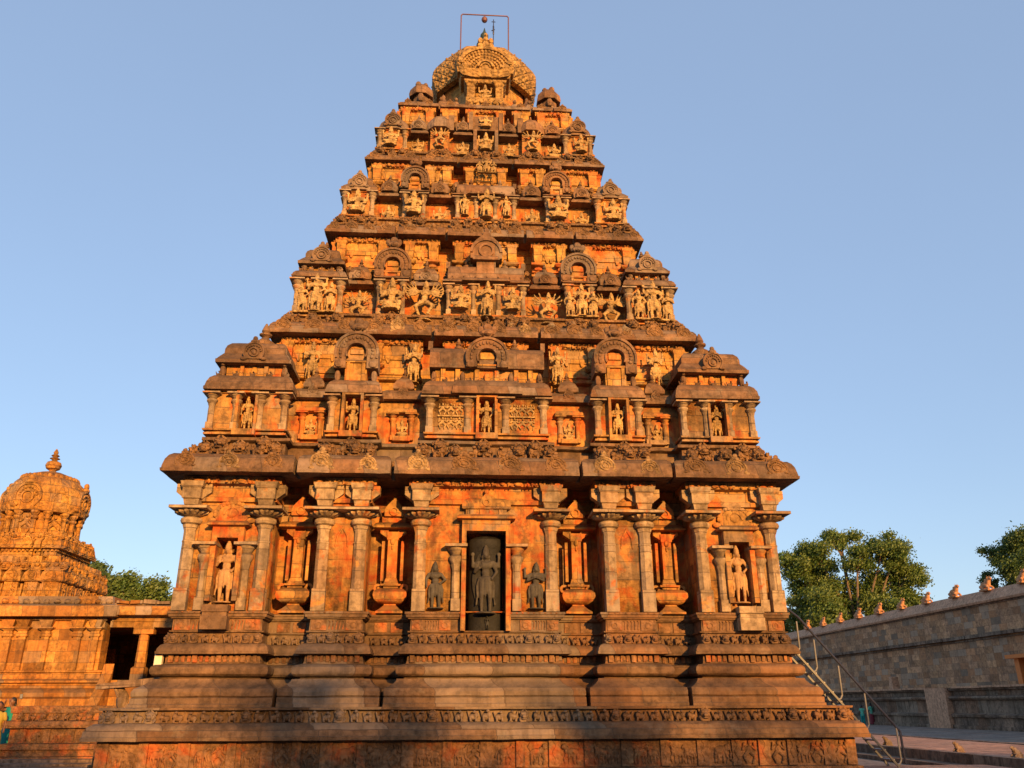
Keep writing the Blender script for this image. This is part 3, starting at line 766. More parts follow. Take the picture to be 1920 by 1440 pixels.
# flames pillar with the god in relief, in the centre niche
pb = MB(); pb.lathe(0, 5.8, [(.34, 2.96), (.34, 4.62), (.35, 4.64), (.35, 4.72), (.33, 4.78), (.2, 4.84)], 28, sw=.42)
pb.ring(0, 3.95, .0, .27, 5.9, 5.95, 0, 2 * pi, 20, sz=2.2)
pillar = pb.obj('basalt_pillar', M_col, tower, 'black stone column set in the centre niche, carved with a standing crowned god')
figure('stand_a', pillar, 0, 6.0, 3.28, 1.36, M_gst, 'grey black standing crowned god carved on the column', sx=1.05)
figure('stand_c', pillar, .04, 5.98, 3.0, .26, M_bas, 'small diving figure at the foot of the black column')
figure('stand_c', wall, -.99, 6.05, 3.37, .92, M_gst, 'small dark figure standing against the painted wall beside the centre niche', sx=1.25)
figure('stand_b', wall, 1.0, 6.05, 3.37, .92, M_gst, 'small dark figure with folded hands on the painted wall', sx=1.25)
figure('stand_a', wall, -5.14, 5.97, 3.47, 1.22, M_fig, 'pale pink standing statue with tall crown in its corner niche', sx=1.1)
figure('stand_c', wall, 5.21, 5.97, 3.50, 1.18, M_fig, 'slender pale standing statue in its corner niche', sx=1.0)
for x, z in ((-5.2, 3.42), (5.3, 3.42)):
    m = MB(); m.rectlathe(x - .25, x + .25, 6.0, 6.25, [(0, 2.96), (0, 3.2), (-.02, 3.21), (-.02, 3.28), (.0, 3.29), (.0, z)])
    m.jit(.006).obj('pedestal', M_plin if x < 0 else M_pil, wall, 'projecting grey block under a corner statue')

# ---------- generic cornice
def cornice(base, z, h, over, rd, parent, nk, pale=(), ks=1.0, label=None):
    pr = [(-.05, z), (over, z), (over + .008, z + .06), (over - .012, z + .065), (over - .014, z + .09), (over - .025, z + .35 * h), (over - .05, z + .6 * h), (over - .1, z + .82 * h), (over - .17, z + .95 * h), (over - .26, z + h), (over - .42, z + h + .01)]
    m = bsweep(base, pr, rd, .2); m.jit(.011)
    o = m.obj('cornice', M_kap, parent, label)
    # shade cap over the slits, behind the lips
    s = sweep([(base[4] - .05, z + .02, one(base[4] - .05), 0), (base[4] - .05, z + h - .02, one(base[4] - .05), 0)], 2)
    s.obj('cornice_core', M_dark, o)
    i = 0
    for k in (0, 1, 3):
        for (x0, x1) in bays(*base, d=over)[0]:
            n = max(1, int(round((x1 - x0) / nk)))
            for j in range(n):
                x = x0 + (x1 - x0) * (j + .5) / n
                p = (i in pale)
                X, Y = x, -(base[4] + over - .035)
                if k:
                    if abs(x) > base[4] * .9: continue
                    for _ in range(k): X, Y = -Y, X
                q = link('medallion', (KUDU_P if p else KUDU_D)[R0.randrange(3)], o, 'pale medallion on the cornice' if p else None, loc=(X, Y, z + (.06 if p else .085)), rot=(radians(-7), 0, 0) if k == 0 else (0, 0, k * pi / 2), sc=(ks * R0.uniform(.95, 1.2), ks * (.6 if p else .6), ks * (R0.uniform(.85, 1.1) if p else .9)))
                i += 1 if k == 0 else 0
            if k == 0: i += 0
    return o
cornice(G, 5.98, .43, .52, .55, tower, .9, pale=(1, 3, 4, 5, 9, 10, 12), label='widest cornice, a dark weathered roll with carved medallions')

# ---------- storeys
def kalasha(m, x, w, z, s):
    m.lathe(x, w, [(.5 * s, z), (.35 * s, z + .1 * s), (.62 * s, z + .35 * s), (.68 * s, z + .6 * s), (.35 * s, z + .85 * s), (.22 * s, z + 1.0 * s), (.42 * s, z + 1.15 * s), (.45 * s, z + 1.25 * s), (.2 * s, z + 1.35 * s), (.3 * s, z + 1.5 * s), (.22 * s, z + 1.75 * s), (.02, z + 2.1 * s)], 12)
def mini_cornice(m, x0, x1, w0, w1, z, h, o):
    m.rectlathe(x0, x1, w0, w1, [(-.02, z), (o, z), (o + .005, z + .18 * h), (o - .01, z + .2 * h), (o - .03, z + .5 * h), (o - .08, z + .8 * h), (o - .15, z + h), (-.2, z + h + .005)])
def body(m, mp, x0, x1, w0, w1, z0, z1, npil, nich=True, r=.07):
    """aedicule body: sill, wall with pillars at the edges, niche"""
    m.rectlathe(x0, x1, w0, w1, [(.03, z0 - .13), (.03, z0 - .09), (-.02, z0 - .085), (-.02, z0 - .05), (.05, z0 - .045), (.06, z0 - .01), (-.06, z0), (-.06, z1)])
    xs = [x0 + .06 + (x1 - x0 - .12) * j / (npil - 1) for j in range(npil)]
    for x in xs: mp.append((x, w1 - .05))
    if w1 - w0 > .8 and w0 > 0:
        for ww in (w1 - .45, w1 - 1.0):
            if ww > w0: mp.append(((x0 + .05) if x0 < 0 else (x1 - .05), ww))
    # entablature above pillars
    m.rectlathe(x0, x1, w0, w1, [(-.05, z1 - .0), (-.02, z1 + .01), (-.02, z1 + .05)])
def kuta(parent, x0, x1, w0, w1, z0, z1, z2, z3, z4, ov, octo=False, mid_cornice=True, label=None, fin=.2, npil=4):
    PR = .07 if z1 - z0 > .7 and mid_cornice else .06
    """square corner model shrine"""
    g = MB(); p = []; rf = MB()
    body(g, p, x0, x1, w0, w1, z0, z1, npil)
    o = g.jit(.005, 5).obj('corner_shrine', M_wall, parent, label)
    put_pils(p, o, z0, z1, PR)
    cx, cw = (x0 + x1) / 2, (w0 + w1) / 2; hx = (x1 - x0) / 2
    if mid_cornice:
        mini_cornice(rf, x0, x1, w0, w1, z1 + .05, z2 - z1 - .05, ov)
        for j in range(5): rf.stamp(T_beast, x0 + .1 + (x1 - x0 - .2) * j / 4, w1 - .12, z2 - .02, .7)
        nk = MB(); nk.rectlathe(x0 + .22, x1 - .22, w0 + .22, w1 - .22, [(0, z2), (0, z3 + .03)])
        nk.box(cx - .3, cx - .22, w1 - .25, w1 - .15, z2, z3); nk.box(cx + .22, cx + .3, w1 - .25, w1 - .15, z2, z3)
        nk.ell(cx, w1 - .2, z2 + .15, .08, .05, .13)
        nk.jit(.004).obj('neck', M_upw, o)
        for sx_ in (x0 + .16, x1 - .16):
            rf.ell(sx_, w1 - .16, z2 + .14, .07, .08, .13); rf.ell(sx_, w1 - .12, z2 + .3, .05, .05, .05)
    H = z4 - z3; a = hx - (.05 if mid_cornice else -.02)
    if octo:
        rf.lathe(cx, cw, [(a * 1.0, z3), (a * 1.14, z3), (a * 1.15, z3 + .1 * H), (a * 1.08, z3 + .35 * H), (a * .92, z3 + .65 * H), (a * .62, z3 + .88 * H), (a * .2, z3 + H), (.02, z3 + H)], 8, ph=pi / 8)
    else:
        rf.rectlathe(cx - a, cx + a, cw - a, cw + a, [(-.1, z3), (.04, z3), (.045, z3 + .12 * H), (.02, z3 + .15 * H), (-.03, z3 + .28 * H), (-.1, z3 + .42 * H), (-.1, z3 + .58 * H), (-.13, z3 + .74 * H), (-.2, z3 + .87 * H), (-.31, z3 + .95 * H), (-.5 * a / .78, z3 + H * 1.02), (-a + .1, z3 + H * 1.05)])
    kf = kudu(.95 if H > .5 else .6)
    rf.stamp(kf, cx, cw + a * 1.0 + .04, z3 + .06 * H, 1.25 * min(1, H / .62))
    kalasha(rf, cx, cw, z3 + H - .02, fin)
    rf.jit(.009, 4).obj('roof', M_kap, o)
    return o
def gable_arch(rf, cx, zc, r, w1, low=.8):
    """thick carved horseshoe gable with a lion crest"""
    rf.ring(cx, zc, r * .46, r, w1 - .5, w1 - .01, radians(-22), radians(202), 26)
    rf.ring(cx, zc, r * .93, r * 1.05, w1 - .3, w1 + .025, radians(-18), radians(198), 26)
    rf.ring(cx, zc, r * .44, r * .52, w1 - .3, w1 + .025, radians(-30), radians(210), 22)
    for e in (-1, 1):
        xa, xb = sorted((cx + e * r * .48, cx + e * r * 1.02)); rf.box(xa, xb, w1 - .5, w1 - .012, zc - r * low, zc - r * .2)
        rf.ell(cx + e * r * .8, w1, zc - r * low * .75, r * .22, .04, r * .2)
    for j in range(17):
        a = radians(-18 + 216 * j / 16); rf.ell(cx + r * .76 * cos(a), w1, zc + r * .76 * sin(a), r * R0.uniform(.07, .11), .03, r * R0.uniform(.08, .12), 6, 4)
    rf.box(cx - r * .16, cx + r * .16, w1 - .3, w1 - .03, zc + r * .9, zc + r * 1.35)
    rf.ell(cx, w1 - .06, zc + r * 1.32, r * .4, .1, r * .22); rf.ell(cx, w1 - .02, zc + r * 1.25, r * .2, .1, r * .14)
    rf.ell(cx, w1 - .08, zc + r * 1.62, r * .24, .07, r * .22)
    for e in (-1, 1): rf.ell(cx + e * r * .32, w1 - .08, zc + r * 1.5, r * .15, .05, r * .2)

def panjara(parent, x0, x1, w0, w1, z0, z1, z2, zc, ov, label=None, kr=None, legs=True):
    PR = .07 if legs else .055
    """narrow model shrine under a big horseshoe gable"""
    g = MB(); p = []; rf = MB(); pn = MB()
    body(g, p, x0, x1, w0, w1, z0, z1, 2, r=.075)
    o = g.jit(.005, 5).obj('gable_shrine', M_wall, parent, label)
    put_pils(p, o, z0, z1, PR)
    mini_cornice(rf, x0, x1, w0, w1, z1 + .05, z2 - z1 - .05, ov)
    cx = (x0 + x1) / 2; r = kr or (x1 - x0) / 2 * .82
    gable_arch(rf, cx, zc, r, w1)
    if legs:
        for e in (-1, 1): rf.ell(cx + e * r * .85, w1 - .12, z2 + .12, .07, .07, .14)
    rf.jit(.007, 5).obj('roof', M_kap, o)
    pn.prism([(cx + r * .58 * cos(radians(a)), zc + r * .58 * sin(radians(a))) for a in range(-50, 231, 14)], w1 - .45, w1 - .12); pn.box(cx - r * .58, cx + r * .58, w1 - .45, w1 - .13, zc - r * .85, zc)
    pn.box(cx - r * .3, cx + r * .3, w1 - .14, w1 - .08, zc - .02, zc + r * .28)
    pn.rectlathe(cx - r * .5, cx + r * .5, w1 - .4, w1 - .08, [(0, z2), (0, zc - r * .5)])
    for e in (-1, 1): pn.box(cx + e * r * .35 - .035, cx + e * r * .35 + .035, w1 - .1, w1 - .04, z2, zc - r * .45); 
    pn.rectlathe(cx - r * .45, cx + r * .45, w1 - .2, w1 - .05, [(0.02, zc - r * .5), (.03, zc - r * .42), (-.02, zc - r * .35)])
    pn.jit(.004, 6).obj('gable_panel', M_upw, o)
    return o
def shala(parent, hx, w0, w1, z0, z1, z2, z3, z4, ov, npil=4, label=None, gable=.42, proj=.0):
    PR = .075 if gable else .055
    """oblong centre model shrine with barrel roof"""
    g = MB(); p = []; rf = MB(); pn = MB()
    body(g, p, -hx, hx, w0, w1, z0, z1, npil, r=.08)
    o = g.jit(.005, 5).obj('hall_shrine', M_wall, parent, label)
    put_pils(p, o, z0, z1, PR)
    mini_cornice(rf, -hx, hx, w0, w1, z1 + .05, z2 - z1 - .05, ov)
    mini_cornice(rf, -hx * .5, hx * .5, w0, w1 + .07, z1 + .055, z2 - z1 - .05, ov)
    for j in range(int(hx * 8)): rf.stamp(T_beast, -hx + .12 + (2 * hx - .24) * j / (int(hx * 8) - 1), w1 - .1, z2 - .02, .6)
    pn.rectlathe(-hx + .15, hx - .15, w0, w1 - .2, [(0, z2), (0, z3 + .02)])
    for x in (-.75, -.5, -.17, .17, .5, .75): pn.box(x * hx - .05, x * hx + .05, w1 - .22, w1 - .12, z2, z3)
    pn.ell(0, w1 - .14, z2 + .14, .07, .05, .13)
    H = z4 - z3; cw = w1 - .42
    hw = hx - .02
    rings = []
    for x, s in ((-hw, .97), (-hw + .02, 1.0), (-gable * 1.1, 1.0), (gable * 1.1, 1.0), (hw - .02, 1.0), (hw, .97)):
        rings.append([(x, cw + .36 * s * cx_, z3 + H * zz * s) for cx_, zz in ((1.0, 0), (1.02, .1), (.97, .13), (.93, .4), (.88, .65), (.7, .88), (.4, 1.0), (-.4, 1.0), (-.9, .7), (-1, 0))])
    rf.loft(rings)
    for e in (-1, 1):
        rf.box(e * hw - .05, e * hw + .05, cw - .05, cw + .1, z3 + H * .95, z3 + H * 1.35); rf.ell(e * hw * .92, w1 - .15, z2 + .13, .06, .07, .15)
        kalasha(rf, e * hw * .5, cw, z3 + H * .98, .15)
        rf.ell(e * hw * .42, w1 - .15, z2 + .13, .06, .07, .15)
    zc = z3 + H * .42; r = gable
    if r:
        gable_arch(rf, 0, zc, r, w1 + .04, .5)
        pn.prism([(r * .62 * cos(radians(a)), zc + r * .62 * sin(radians(a))) for a in range(-40, 221, 13)], w1 - .45, w1 - .1)
        pn.box(-r * .35, r * .35, w1 - .12, w1 - .05, zc - .02, zc + r * .3); pn.box(-r * .45, r * .45, w1 - .12, w1 - .03, zc - r * .4, zc - r * .33)
    rf.jit(.008, 4).obj('roof', M_kap, o)
    pn.jit(.004, 6).obj('gable_panel', M_upw, o)
    return o

def storey_wall(w, z0, z1, base, parent, label):
    """stepped wall of a storey: bays with bracket pairs, dark recesses, ledges and a carved band near the top"""
    c, i2, o2, i1, _ = base
    c, i2, o2, i1 = c - .04, i2 + .04, o2 - .04, i1 + .04
    m = bsweep((c, i2, o2, i1, w), [(0, z0), (0, z1 - .16), (.04, z1 - .15), (.05, z1 - .01), (-.4, z1 - .005)], .42, .4)
    m.jit(.006)
    o = m.obj('storey_wall', M_upw, tower, label)
    top = z1
    bl = [(-w, -i1), (-o2, -i2), (-c, c), (i2, o2), (i1, w)]
    for k in (0, 1, 3):
        for x0, x1 in bl:
            cv = MB(k); d = MB(k); L = x1 - x0
            for x in ((x0 + .13, x1 - .13) if L > .45 else ((x0 + x1) / 2,)):
                v_ = R0.uniform(-.012, .012)
                d.rectlathe(x - .085, x + .085, w, w + .1, [(0, top - .62), (0, top - .6), (.015, top - .58), (.025, top - .46), (.025, top - .24), (.05, top - .2), (.06, top - .15)])
                d.rectlathe(x - .13, x + .13, w, w + .14, [(0, top - .76), (.05, top - .72 + v_), (.05, top - .675), (.02, top - .67)])
                d.lathe(x, w + .05, [(.075, z0), (.075, top - .9), (.12, top - .87), (.13, top - .82), (.08, top - .77)], 8)
            if L > .6:
                xm = (x0 + x1) / 2; hw_ = L / 2 - .25
                d.box(xm - hw_, xm + hw_, w - .05, w + .035, top - .52, top - .33)
                for sg in (-1, 1): d.prism([(xm + sg * hw_, top - .33), (xm + sg * (hw_ - .12), top - .6), (xm + sg * (hw_ - .16), top - .6), (xm + sg * (hw_ - .22), top - .33)][::-sg], w - .05, w + .05)
            d.rectlathe(x0 + .02, x1 - .02, w - .1, w + .06, [(0, top - 1.08), (.06, top - 1.05), (.07, top - .99), (0, top - .97), (0, top - .93), (.04, top - .92), (.04, top - .88), (0, top - .87)])
            d.jit(.006, 5).obj('bracket_row', M_upw, o)
            q = max(2, int(L / .12))
            for j in range(q):
                x = x0 + L * (j + .5) / q
                if R0.random() < .7: cv.stamp(T_beast, x, w + .04, top - .16, .6, sx=R0.choice((-.62, .62)) * R0.uniform(.9, 1.3))
                else: cv.ell(x, w + .07, top - .08, R0.uniform(.05, .08), .05, .06, 7, 5)
            cv.jit(.006, 8).obj('carved_band', M_band, o)
    return o

def beast_deck(w, z, h, parent, segs, step=.26, sc=1.2):
    for k in (0, 1, 3):
        for (x0, x1) in segs:
            m = MB(k)
            row(m, x0, x1, w - .16, z, step, sc, T_beast, T_lion, 4)
            n = max(1, int((x1 - x0) / .85))
            for j in range(n): m.stamp(T_lion, x0 + (x1 - x0) * (j + .5) / n + R0.uniform(-.08, .08), w - .3, z + .1, sc * 1.0)
            m.jit(.007, 5)
            m.obj('beast_row', M_dark, parent)

def recess_niche(parent, x, w, z0, z1, wd, kind, lab=None):
    m = MB(); H = z1 - z0
    P = pilaster_mb(0, H * .62, .05, .1, big=False)
    for e in (-1, 1): m.stamp(P, x + e * wd * .32, w + .04, z0, 1.0)
    m.rectlathe(x - wd * .45, x + wd * .45, w - .05, w + .1, [(0, z0 + H * .62), (.04, z0 + H * .64), (.04, z0 + H * .68), (0, z0 + H * .75), (-.03, z0 + H * .76)])
    m.box(x - wd * .3, x + wd * .3, w - .02, w + .12, z0 - .02, z0 + .08)
    o = m.jit(.005, 6).obj('small_niche', M_wall, parent)
    figure(kind, o, x, w + .04, z0 + .08, H * .48)
    return o

# ===== storey 1 (tallest, full pillared model shrines)
s1 = sweep([(5.42, 6.3, one(5.42), 0), (5.42, 8.05, one(5.42), 0)], .6).jit(.006).obj('storey', M_wall, tower, 'second storey with pillared model shrines above the widest cornice')
beast_deck(6.2, 6.41, .4, s1, [(-6.0, -4.2), (-3.5, -2.3), (-1.5, 1.5), (2.3, 3.5), (4.2, 6.0)], .34, 1.5)
m = bsweep((1.4, 2.3, 3.5, 4.2, 5.9), [(-.05, 6.40), (-.05, 6.76), (.02, 6.78), (.06, 6.80), (.06, 6.86), (.0, 6.88), (-.05, 6.9), (-.5, 6.92)], .3, .25); m.jit(.012); m.obj('ledge', M_plin, s1)
kz = (7.06, 7.86, 8.28, 8.58, 9.22)
for sx_, lb in ((-1, 'square corner model shrine on the left of the second storey'), (1, 'square corner model shrine on the right of the second storey')):
    xa, xb = sorted((sx_ * 4.28, sx_ * 5.93))
    kuta(tower, xa, xb, 4.28, 5.93, *kz, .12, label=lb, fin=.33)
    xa, xb = sorted((sx_ * 4.28, sx_ * 5.93))
    kuta(tower, xa, xb, -5.93, -4.28, *kz, .12, label='rear corner model shrine', fin=.26)
    xa, xb = sorted((sx_ * 2.38, sx_ * 3.40))
    panjara(tower, xa, xb, 5.3, 5.9, kz[0], kz[1], 8.24, 8.9, .1, 'narrow shrine under a horseshoe gable', kr=.47)
shala(tower, 1.30, 5.2, 5.9, kz[0], kz[1], 8.26, 8.6, 9.15, .12, 4, 'oblong centre shrine with barrel roof and round gable', gable=.46)
for k in (1, 3):
    m = MB(k); m.rectlathe(-1.3, 1.3, 5.2, 5.9, [(0, 7.0), (0, 8.0), (.12, 8.02), (.0, 8.26), (-.1, 8.28), (-.1, 9.15)]); m.rectlathe(-3.4, -2.4, 5.2, 5.9, [(0, 7.0), (0, 8.0), (.12, 8.02), (.0, 8.26), (-.1, 9.0), (-.4, 9.3)]); m.rectlathe(2.4, 3.4, 5.2, 5.9, [(0, 7.0), (0, 8.0), (.12, 8.02), (.0, 8.26), (-.1, 9.0), (-.4, 9.3)])
    m.jit(.006).obj('side_shrine', M_kap, s1)
for x in (-3.83, -1.85, 1.85, 3.83):
    rc = MB(); recess_niche(tower, x, 5.42, 7.0, 7.98, .62, 'seat_b')
    mini_cornice(rc, x - .42, x + .42, 5.0, 5.5, 7.92, .26, .1)
    rc.rectlathe(x - .2, x + .2, 5.1, 5.5, [(0, 8.18), (.03, 8.2), (.03, 8.28), (-.04, 8.42), (-.12, 8.5)]); kalasha(rc, x, 5.3, 8.48, .12); rc.stamp(kudu(.55), x, 5.56, 8.0, 1.0); rc.jit(.008, 5).obj('recess_roof', M_kap, s1)
for o in list(tower.children):
    if o.name.startswith(('corner_shrine', 'gable_shrine', 'hall_shrine')) and o.data:
        cut(o, [(x - .19, x + .19, 5.55, 6.2, 7.02, 7.84) for x in (-5.12, -2.89, 0, 2.89, 5.1)])
for x, kd, h in ((-5.12, 'stand_c', .82), (-2.89, 'stand_a', .82), (0, 'stand_a', .84), (2.89, 'stand_a', .82), (5.1, 'stand_b', .82)):
    figure(kd, s1, x, 5.8, 7.04, h, None, 'standing statue between pillars of a model shrine')
    m = MB()
    for e in (-1, 1): m.box(x + e * .2 - .03, x + e * .2 + .03, 5.84, 6.0, 6.98, 7.86)
    m.box(x - .24, x + .24, 5.85, 6.06, 6.90, 7.03); m.box(x - .23, x + .23, 5.84, 6.0, 7.86, 7.9); m.jit(.004).obj('niche', M_wall, s1)
for cx in (-.78, .78):
    rl = MB()
    for r_ in range(2):
        for q in range(3): rl.stamp(T_rel, cx - .18 + .18 * q, 5.86, 7.16 + r_ * .32, .8)
    rl.box(cx - .28, cx + .28, 5.84, 5.9, 7.43, 7.46)
    rl.jit(.004, 9).obj('relief_panel', M_stat, s1, 'small rows of relief figures between pillars')
G2 = (1.02, 1.5, 2.72, 3.16, 4.78)
storey_wall(4.76, 7.9, 9.71, G2, s1, 'orange wall band above the model shrines')
for x, kd in ((-4.0, 'stand_a'), (-1.68, 'stand_b'), (1.68, 'stand_a'), (4.0, 'stand_b')):
    figure(kd, s1, x, 5.05, 8.5, 1.0, None, 'standing statue on the roof ledge between model shrines')
G2 = (1.02, 1.5, 2.72, 3.16, 4.78)
cornice(G2, 9.71, .36, .32, .35, tower, .62, pale=(4, 9), ks=.85, label='second cornice from the bottom of the stacked storeys')

def upper_storey(lw, z0, zs, zr, zt, w_in, kb, sb1, pb, sb2, ch, nxt_w, nxt_z, figs, label, mid=False, octo=False, zf=None, fin=.14):
    """lw ledge half width; z0 ledge; zs statue base; zr roof lip; zt roof top"""
    st = sweep([(w_in, z0 - .1, one(w_in), 0), (w_in, zr + .15, one(w_in), 0)], .6).jit(.006).obj('storey', M_wall, tower, label)
    beast_deck(lw - .02, z0, .3, st, [(-lw + .1, -sb1[1]), (-pb[1] - .05, -pb[0] + .05), (-ch - .05, ch + .05), (pb[0] - .05, pb[1] + .05), (sb1[1], lw - .1)], .3, 1.35)
    m = sweep([(lw - .3, z0 - .02, one(lw - .3), 0), (lw - .3, zs - .1, one(lw - .3), 0), (lw - .22, zs - .08, one(lw - .22), 0), (lw - .22, zs - .02, one(lw - .22), 0), (w_in - .05, zs, one(w_in - .05), 0)], .3); m.jit(.01); m.obj('ledge', M_dark, st)
    wf = kb[1]
    for sx_ in (-1, 1):
        for back in (0, 1):
            xa, xb = sorted((sx_ * kb[0], sx_ * kb[1])); wa, wb = (kb[0], kb[1]) if not back else (-kb[1], -kb[0])
            if mid: kuta(tower, xa, xb, wa, wb, zs, zr - .08, zr + .2, zr + .38, zt, .09, label='corner model shrine of this storey' if not back else 'rear corner model shrine', fin=fin, npil=3)
            else: kuta(tower, xa, xb, wa, wb, zs, zr - .04, zr, zr, zt, .05, octo=octo, mid_cornice=False, label='corner model shrine of this storey' if not back else 'rear corner model shrine', fin=fin, npil=2)
        xa, xb = sorted((sx_ * pb[0], sx_ * pb[1]))
        if octo:
            g = MB(); g.rectlathe(xa, xb, w_in - .2, wf - .12, [(0, zs), (0, zr + .1)]); go = g.jit(.005).obj('domed_shrine', M_wall, tower, 'small domed shrine')
            r_ = MB(); r_.lathe((xa + xb) / 2, wf - .3, [(.3, zr + .1), (.42, zr + .1), (.43, zr + .18), (.4, zr + .35), (.3, zr + .52), (.1, zr + .62), (.01, zr + .63)], 8, ph=pi / 8); kalasha(r_, (xa + xb) / 2, wf - .3, zr + .6, .11)
            r_.box((xa + xb) / 2 - sx_ * .0 - .08 + sx_ * -.32, (xa + xb) / 2 + .08 + sx_ * -.32, wf - .5, wf - .05, zr + .08, zr + .6)
            r_.jit(.007, 5).obj('roof', M_kap, go)
        else:
            panjara(tower, xa, xb, w_in - .1, wf - .05, zs, zr - .02, zr + .14, zf, .07, 'narrow shrine under a horseshoe gable', kr={11.85: .44, 14.98: .37}.get(zf, .35), legs=False)
        # small roofs over the statue bays
        for (a, b) in (sb1, sb2):
            c_ = sx_ * (a + b) / 2; hh = (b - a) / 2
            r_ = MB(); mini_cornice(r_, c_ - hh, c_ + hh, w_in - .3, w_in + .26, zr - .06, .2, .06)
            r_.rectlathe(c_ - hh * .72, c_ + hh * .72, w_in - .25, w_in + .24, [(0, zr + .1), (.04, zr + .11), (.05, zr + .2), (.02, zr + .36), (-.05, zr + .48), (-.14, zr + .54)]); kalasha(r_, c_, w_in + .05, zr + .52, .12)
            r_.ell(c_ - hh * .8, w_in + .22, zr + .22, .06, .06, .12); r_.ell(c_ + hh * .8, w_in + .22, zr + .22, .06, .06, .12)
            r_.stamp(kudu(.75), c_, w_in + .34, zr + .06, 1.0)
            r_.jit(.007, 5).obj('recess_roof', M_kap, st)
    for k in (1, 3):
        m = MB(k); q = kb[0] - .2
        m.rectlathe(-q, q, w_in - .2, wf - .1, [(0, zs), (0, zr), (.08, zr + .02), (0, zr + .2), (-.1, zr + .25), (-.1, zt - .1)]); m.jit(.01).obj('side_shrine', M_kap, st)
    for (kd, x, dz, h, ww) in figs:
        figure(kd, st, x, wf + ww + .04, zs + dz - .04, h * R0.uniform(1.1, 1.22), None, None, sx=R0.uniform(1.1, 1.25), ang=R0.uniform(-.08, .08))
        if x != 0 and abs(x) > kb[0]:
            figure('seat_b' if kd.startswith('seat') else 'stand_c', st, (wf + ww - .02) * (1 if x > 0 else -1), wf - .42, zs + dz, h * .95, None, None, ang=(pi / 2 if x > 0 else -pi / 2))
    for i_ in range(int(2 * nxt_w / .3)):
        x_ = -nxt_w + .3 * (i_ + .5) + R0.uniform(-.06, .06)
        if min(abs(abs(x_) - (kb[0] + kb[1]) / 2), abs(abs(x_) - (pb[0] + pb[1]) / 2)) < .2: continue
        m = MB(); w_ = nxt_w + .22
        if i_ % 3 == 0: kalasha(m, x_, w_, zr + .3, R0.uniform(.1, .15))
        else: m.stamp(T_lion, x_, w_ - .1, zr + .22, R0.uniform(.9, 1.3), sx=R0.uniform(.8, 1.2)); m.ell(x_, w_, zr + .55, .07, .06, .09)
        m.jit(.008, 6).obj('ledge_figure', M_dark, st)
    storey_wall(nxt_w, zr, nxt_z, {13.0: (.86, 1.2, 2.15, 2.5, 3.86), 15.84: (.62, .92, 1.7, 1.98, 3.14), 18.36: (.6, .8, 1.35, 1.5, 2.46)}[nxt_z], st, 'bright wall band of this storey')
    return st

# ===== storey 2
f2 = [('group', -4.12, .0, .9, .0), ('dance', -3.15, -.05, .72, -.32), ('seat_a', -2.3, .12, .88, -.0), ('many', -1.52, -.12, .98, -.12), ('seat_b', -.62, .2, .68, .0), ('stand_b', 0.02, -.05, .86, .06), ('seat_a', .66, .2, .68, .0),
      ('dance', 1.52, -.12, .82, -.12), ('group', 2.36, .05, .78, .0), ('many', 3.12, -.1, .85, -.25), ('group', 4.16, .0, .9, .0)]
st2 = upper_storey(4.9, 10.06, 10.45, 11.4, 12.38, 4.15, (3.5, 4.66), (2.86, 3.44), (1.98, 2.68), (1.16, 1.84), 1.0, 3.86, 13.0, f2, 'third storey crowded with pale deity statues', mid=True, zf=11.85, fin=.17)
shala(tower, .98, 4.0, 4.6, 10.5, 11.32, 11.5, 11.52, 11.98, .1, 4, 'oblong centre shrine of this storey', gable=0)
pj = MB(); pj.rectlathe(-.24, .24, 4.2, 4.5, [(0, 11.6), (0, 12.05)]); pj.rectlathe(-.24, .24, 4.2, 4.5, [(0.02, 12.05), (.1, 12.06), (.1, 12.14), (.04, 12.2)]); pj.prism(arch_poly(0, .4, 12.14, 12.36, 14, .1), 4.2, 4.52); pj.ring(0, 12.36, .14, .2, 4.5, 4.56, 0, 2 * pi, 14); pj.ring(0, 12.3, .34, .41, 4.4, 4.56, 0, pi, 16)
pj.ell(0, 4.46, 12.86, .12, .07, .08); pj.ell(0, 4.46, 12.98, .07, .06, .08)
pj.jit(.006, 6).obj('gable', M_kap, st2, 'arched gable above the centre shrine')
G3 = (.86, 1.2, 2.15, 2.5, 3.86)
cornice(G3, 13.0, .33, .3, .3, tower, .5, pale=(), ks=.7, label='third cornice of the stacked storeys')

# ===== storey 3
f3 = [('seat_a', -3.42, .1, .72, .02), ('seat_b', -2.62, .0, .55, -.3), ('seat_a', -1.93, .1, .78, .02), ('seat_b', -1.24, -.02, .55, -.25), ('stand_c', -.56, .12, .56, -.02), ('stand_b', 0.0, .02, .76, .06), ('stand_c', .56, .12, .56, -.02),
      ('seat_b', 1.26, -.02, .55, -.25), ('seat_b', 1.95, .1, .74, .02), ('seat_a', 2.62, -.04, .55, -.3), ('seat_a', 3.45, .1, .72, .02)]
st3 = upper_storey(4.02, 13.33, 13.72, 14.5, 15.08, 3.38, (2.98, 3.82), (2.4, 2.86), (1.62, 2.24), (.98, 1.52), .9, 3.16, 15.84, f3, 'fourth storey with seated deities under small roofs', zf=14.98, fin=.13)
shala(tower, .82, 3.3, 3.78, 13.75, 14.4, 14.56, 14.58, 14.98, .09, 4, 'oblong centre shrine of this storey', gable=0)
figure('group', st3, 0.02, 3.5, 15.42, .5, None, 'worn pale carving over the centre shrine', sx=1.4)
G4 = (.62, .92, 1.7, 1.98, 3.14)
cornice(G4, 15.84, .27, .24, .26, tower, .45, pale=(), ks=.6, label='fourth cornice of the stacked storeys')

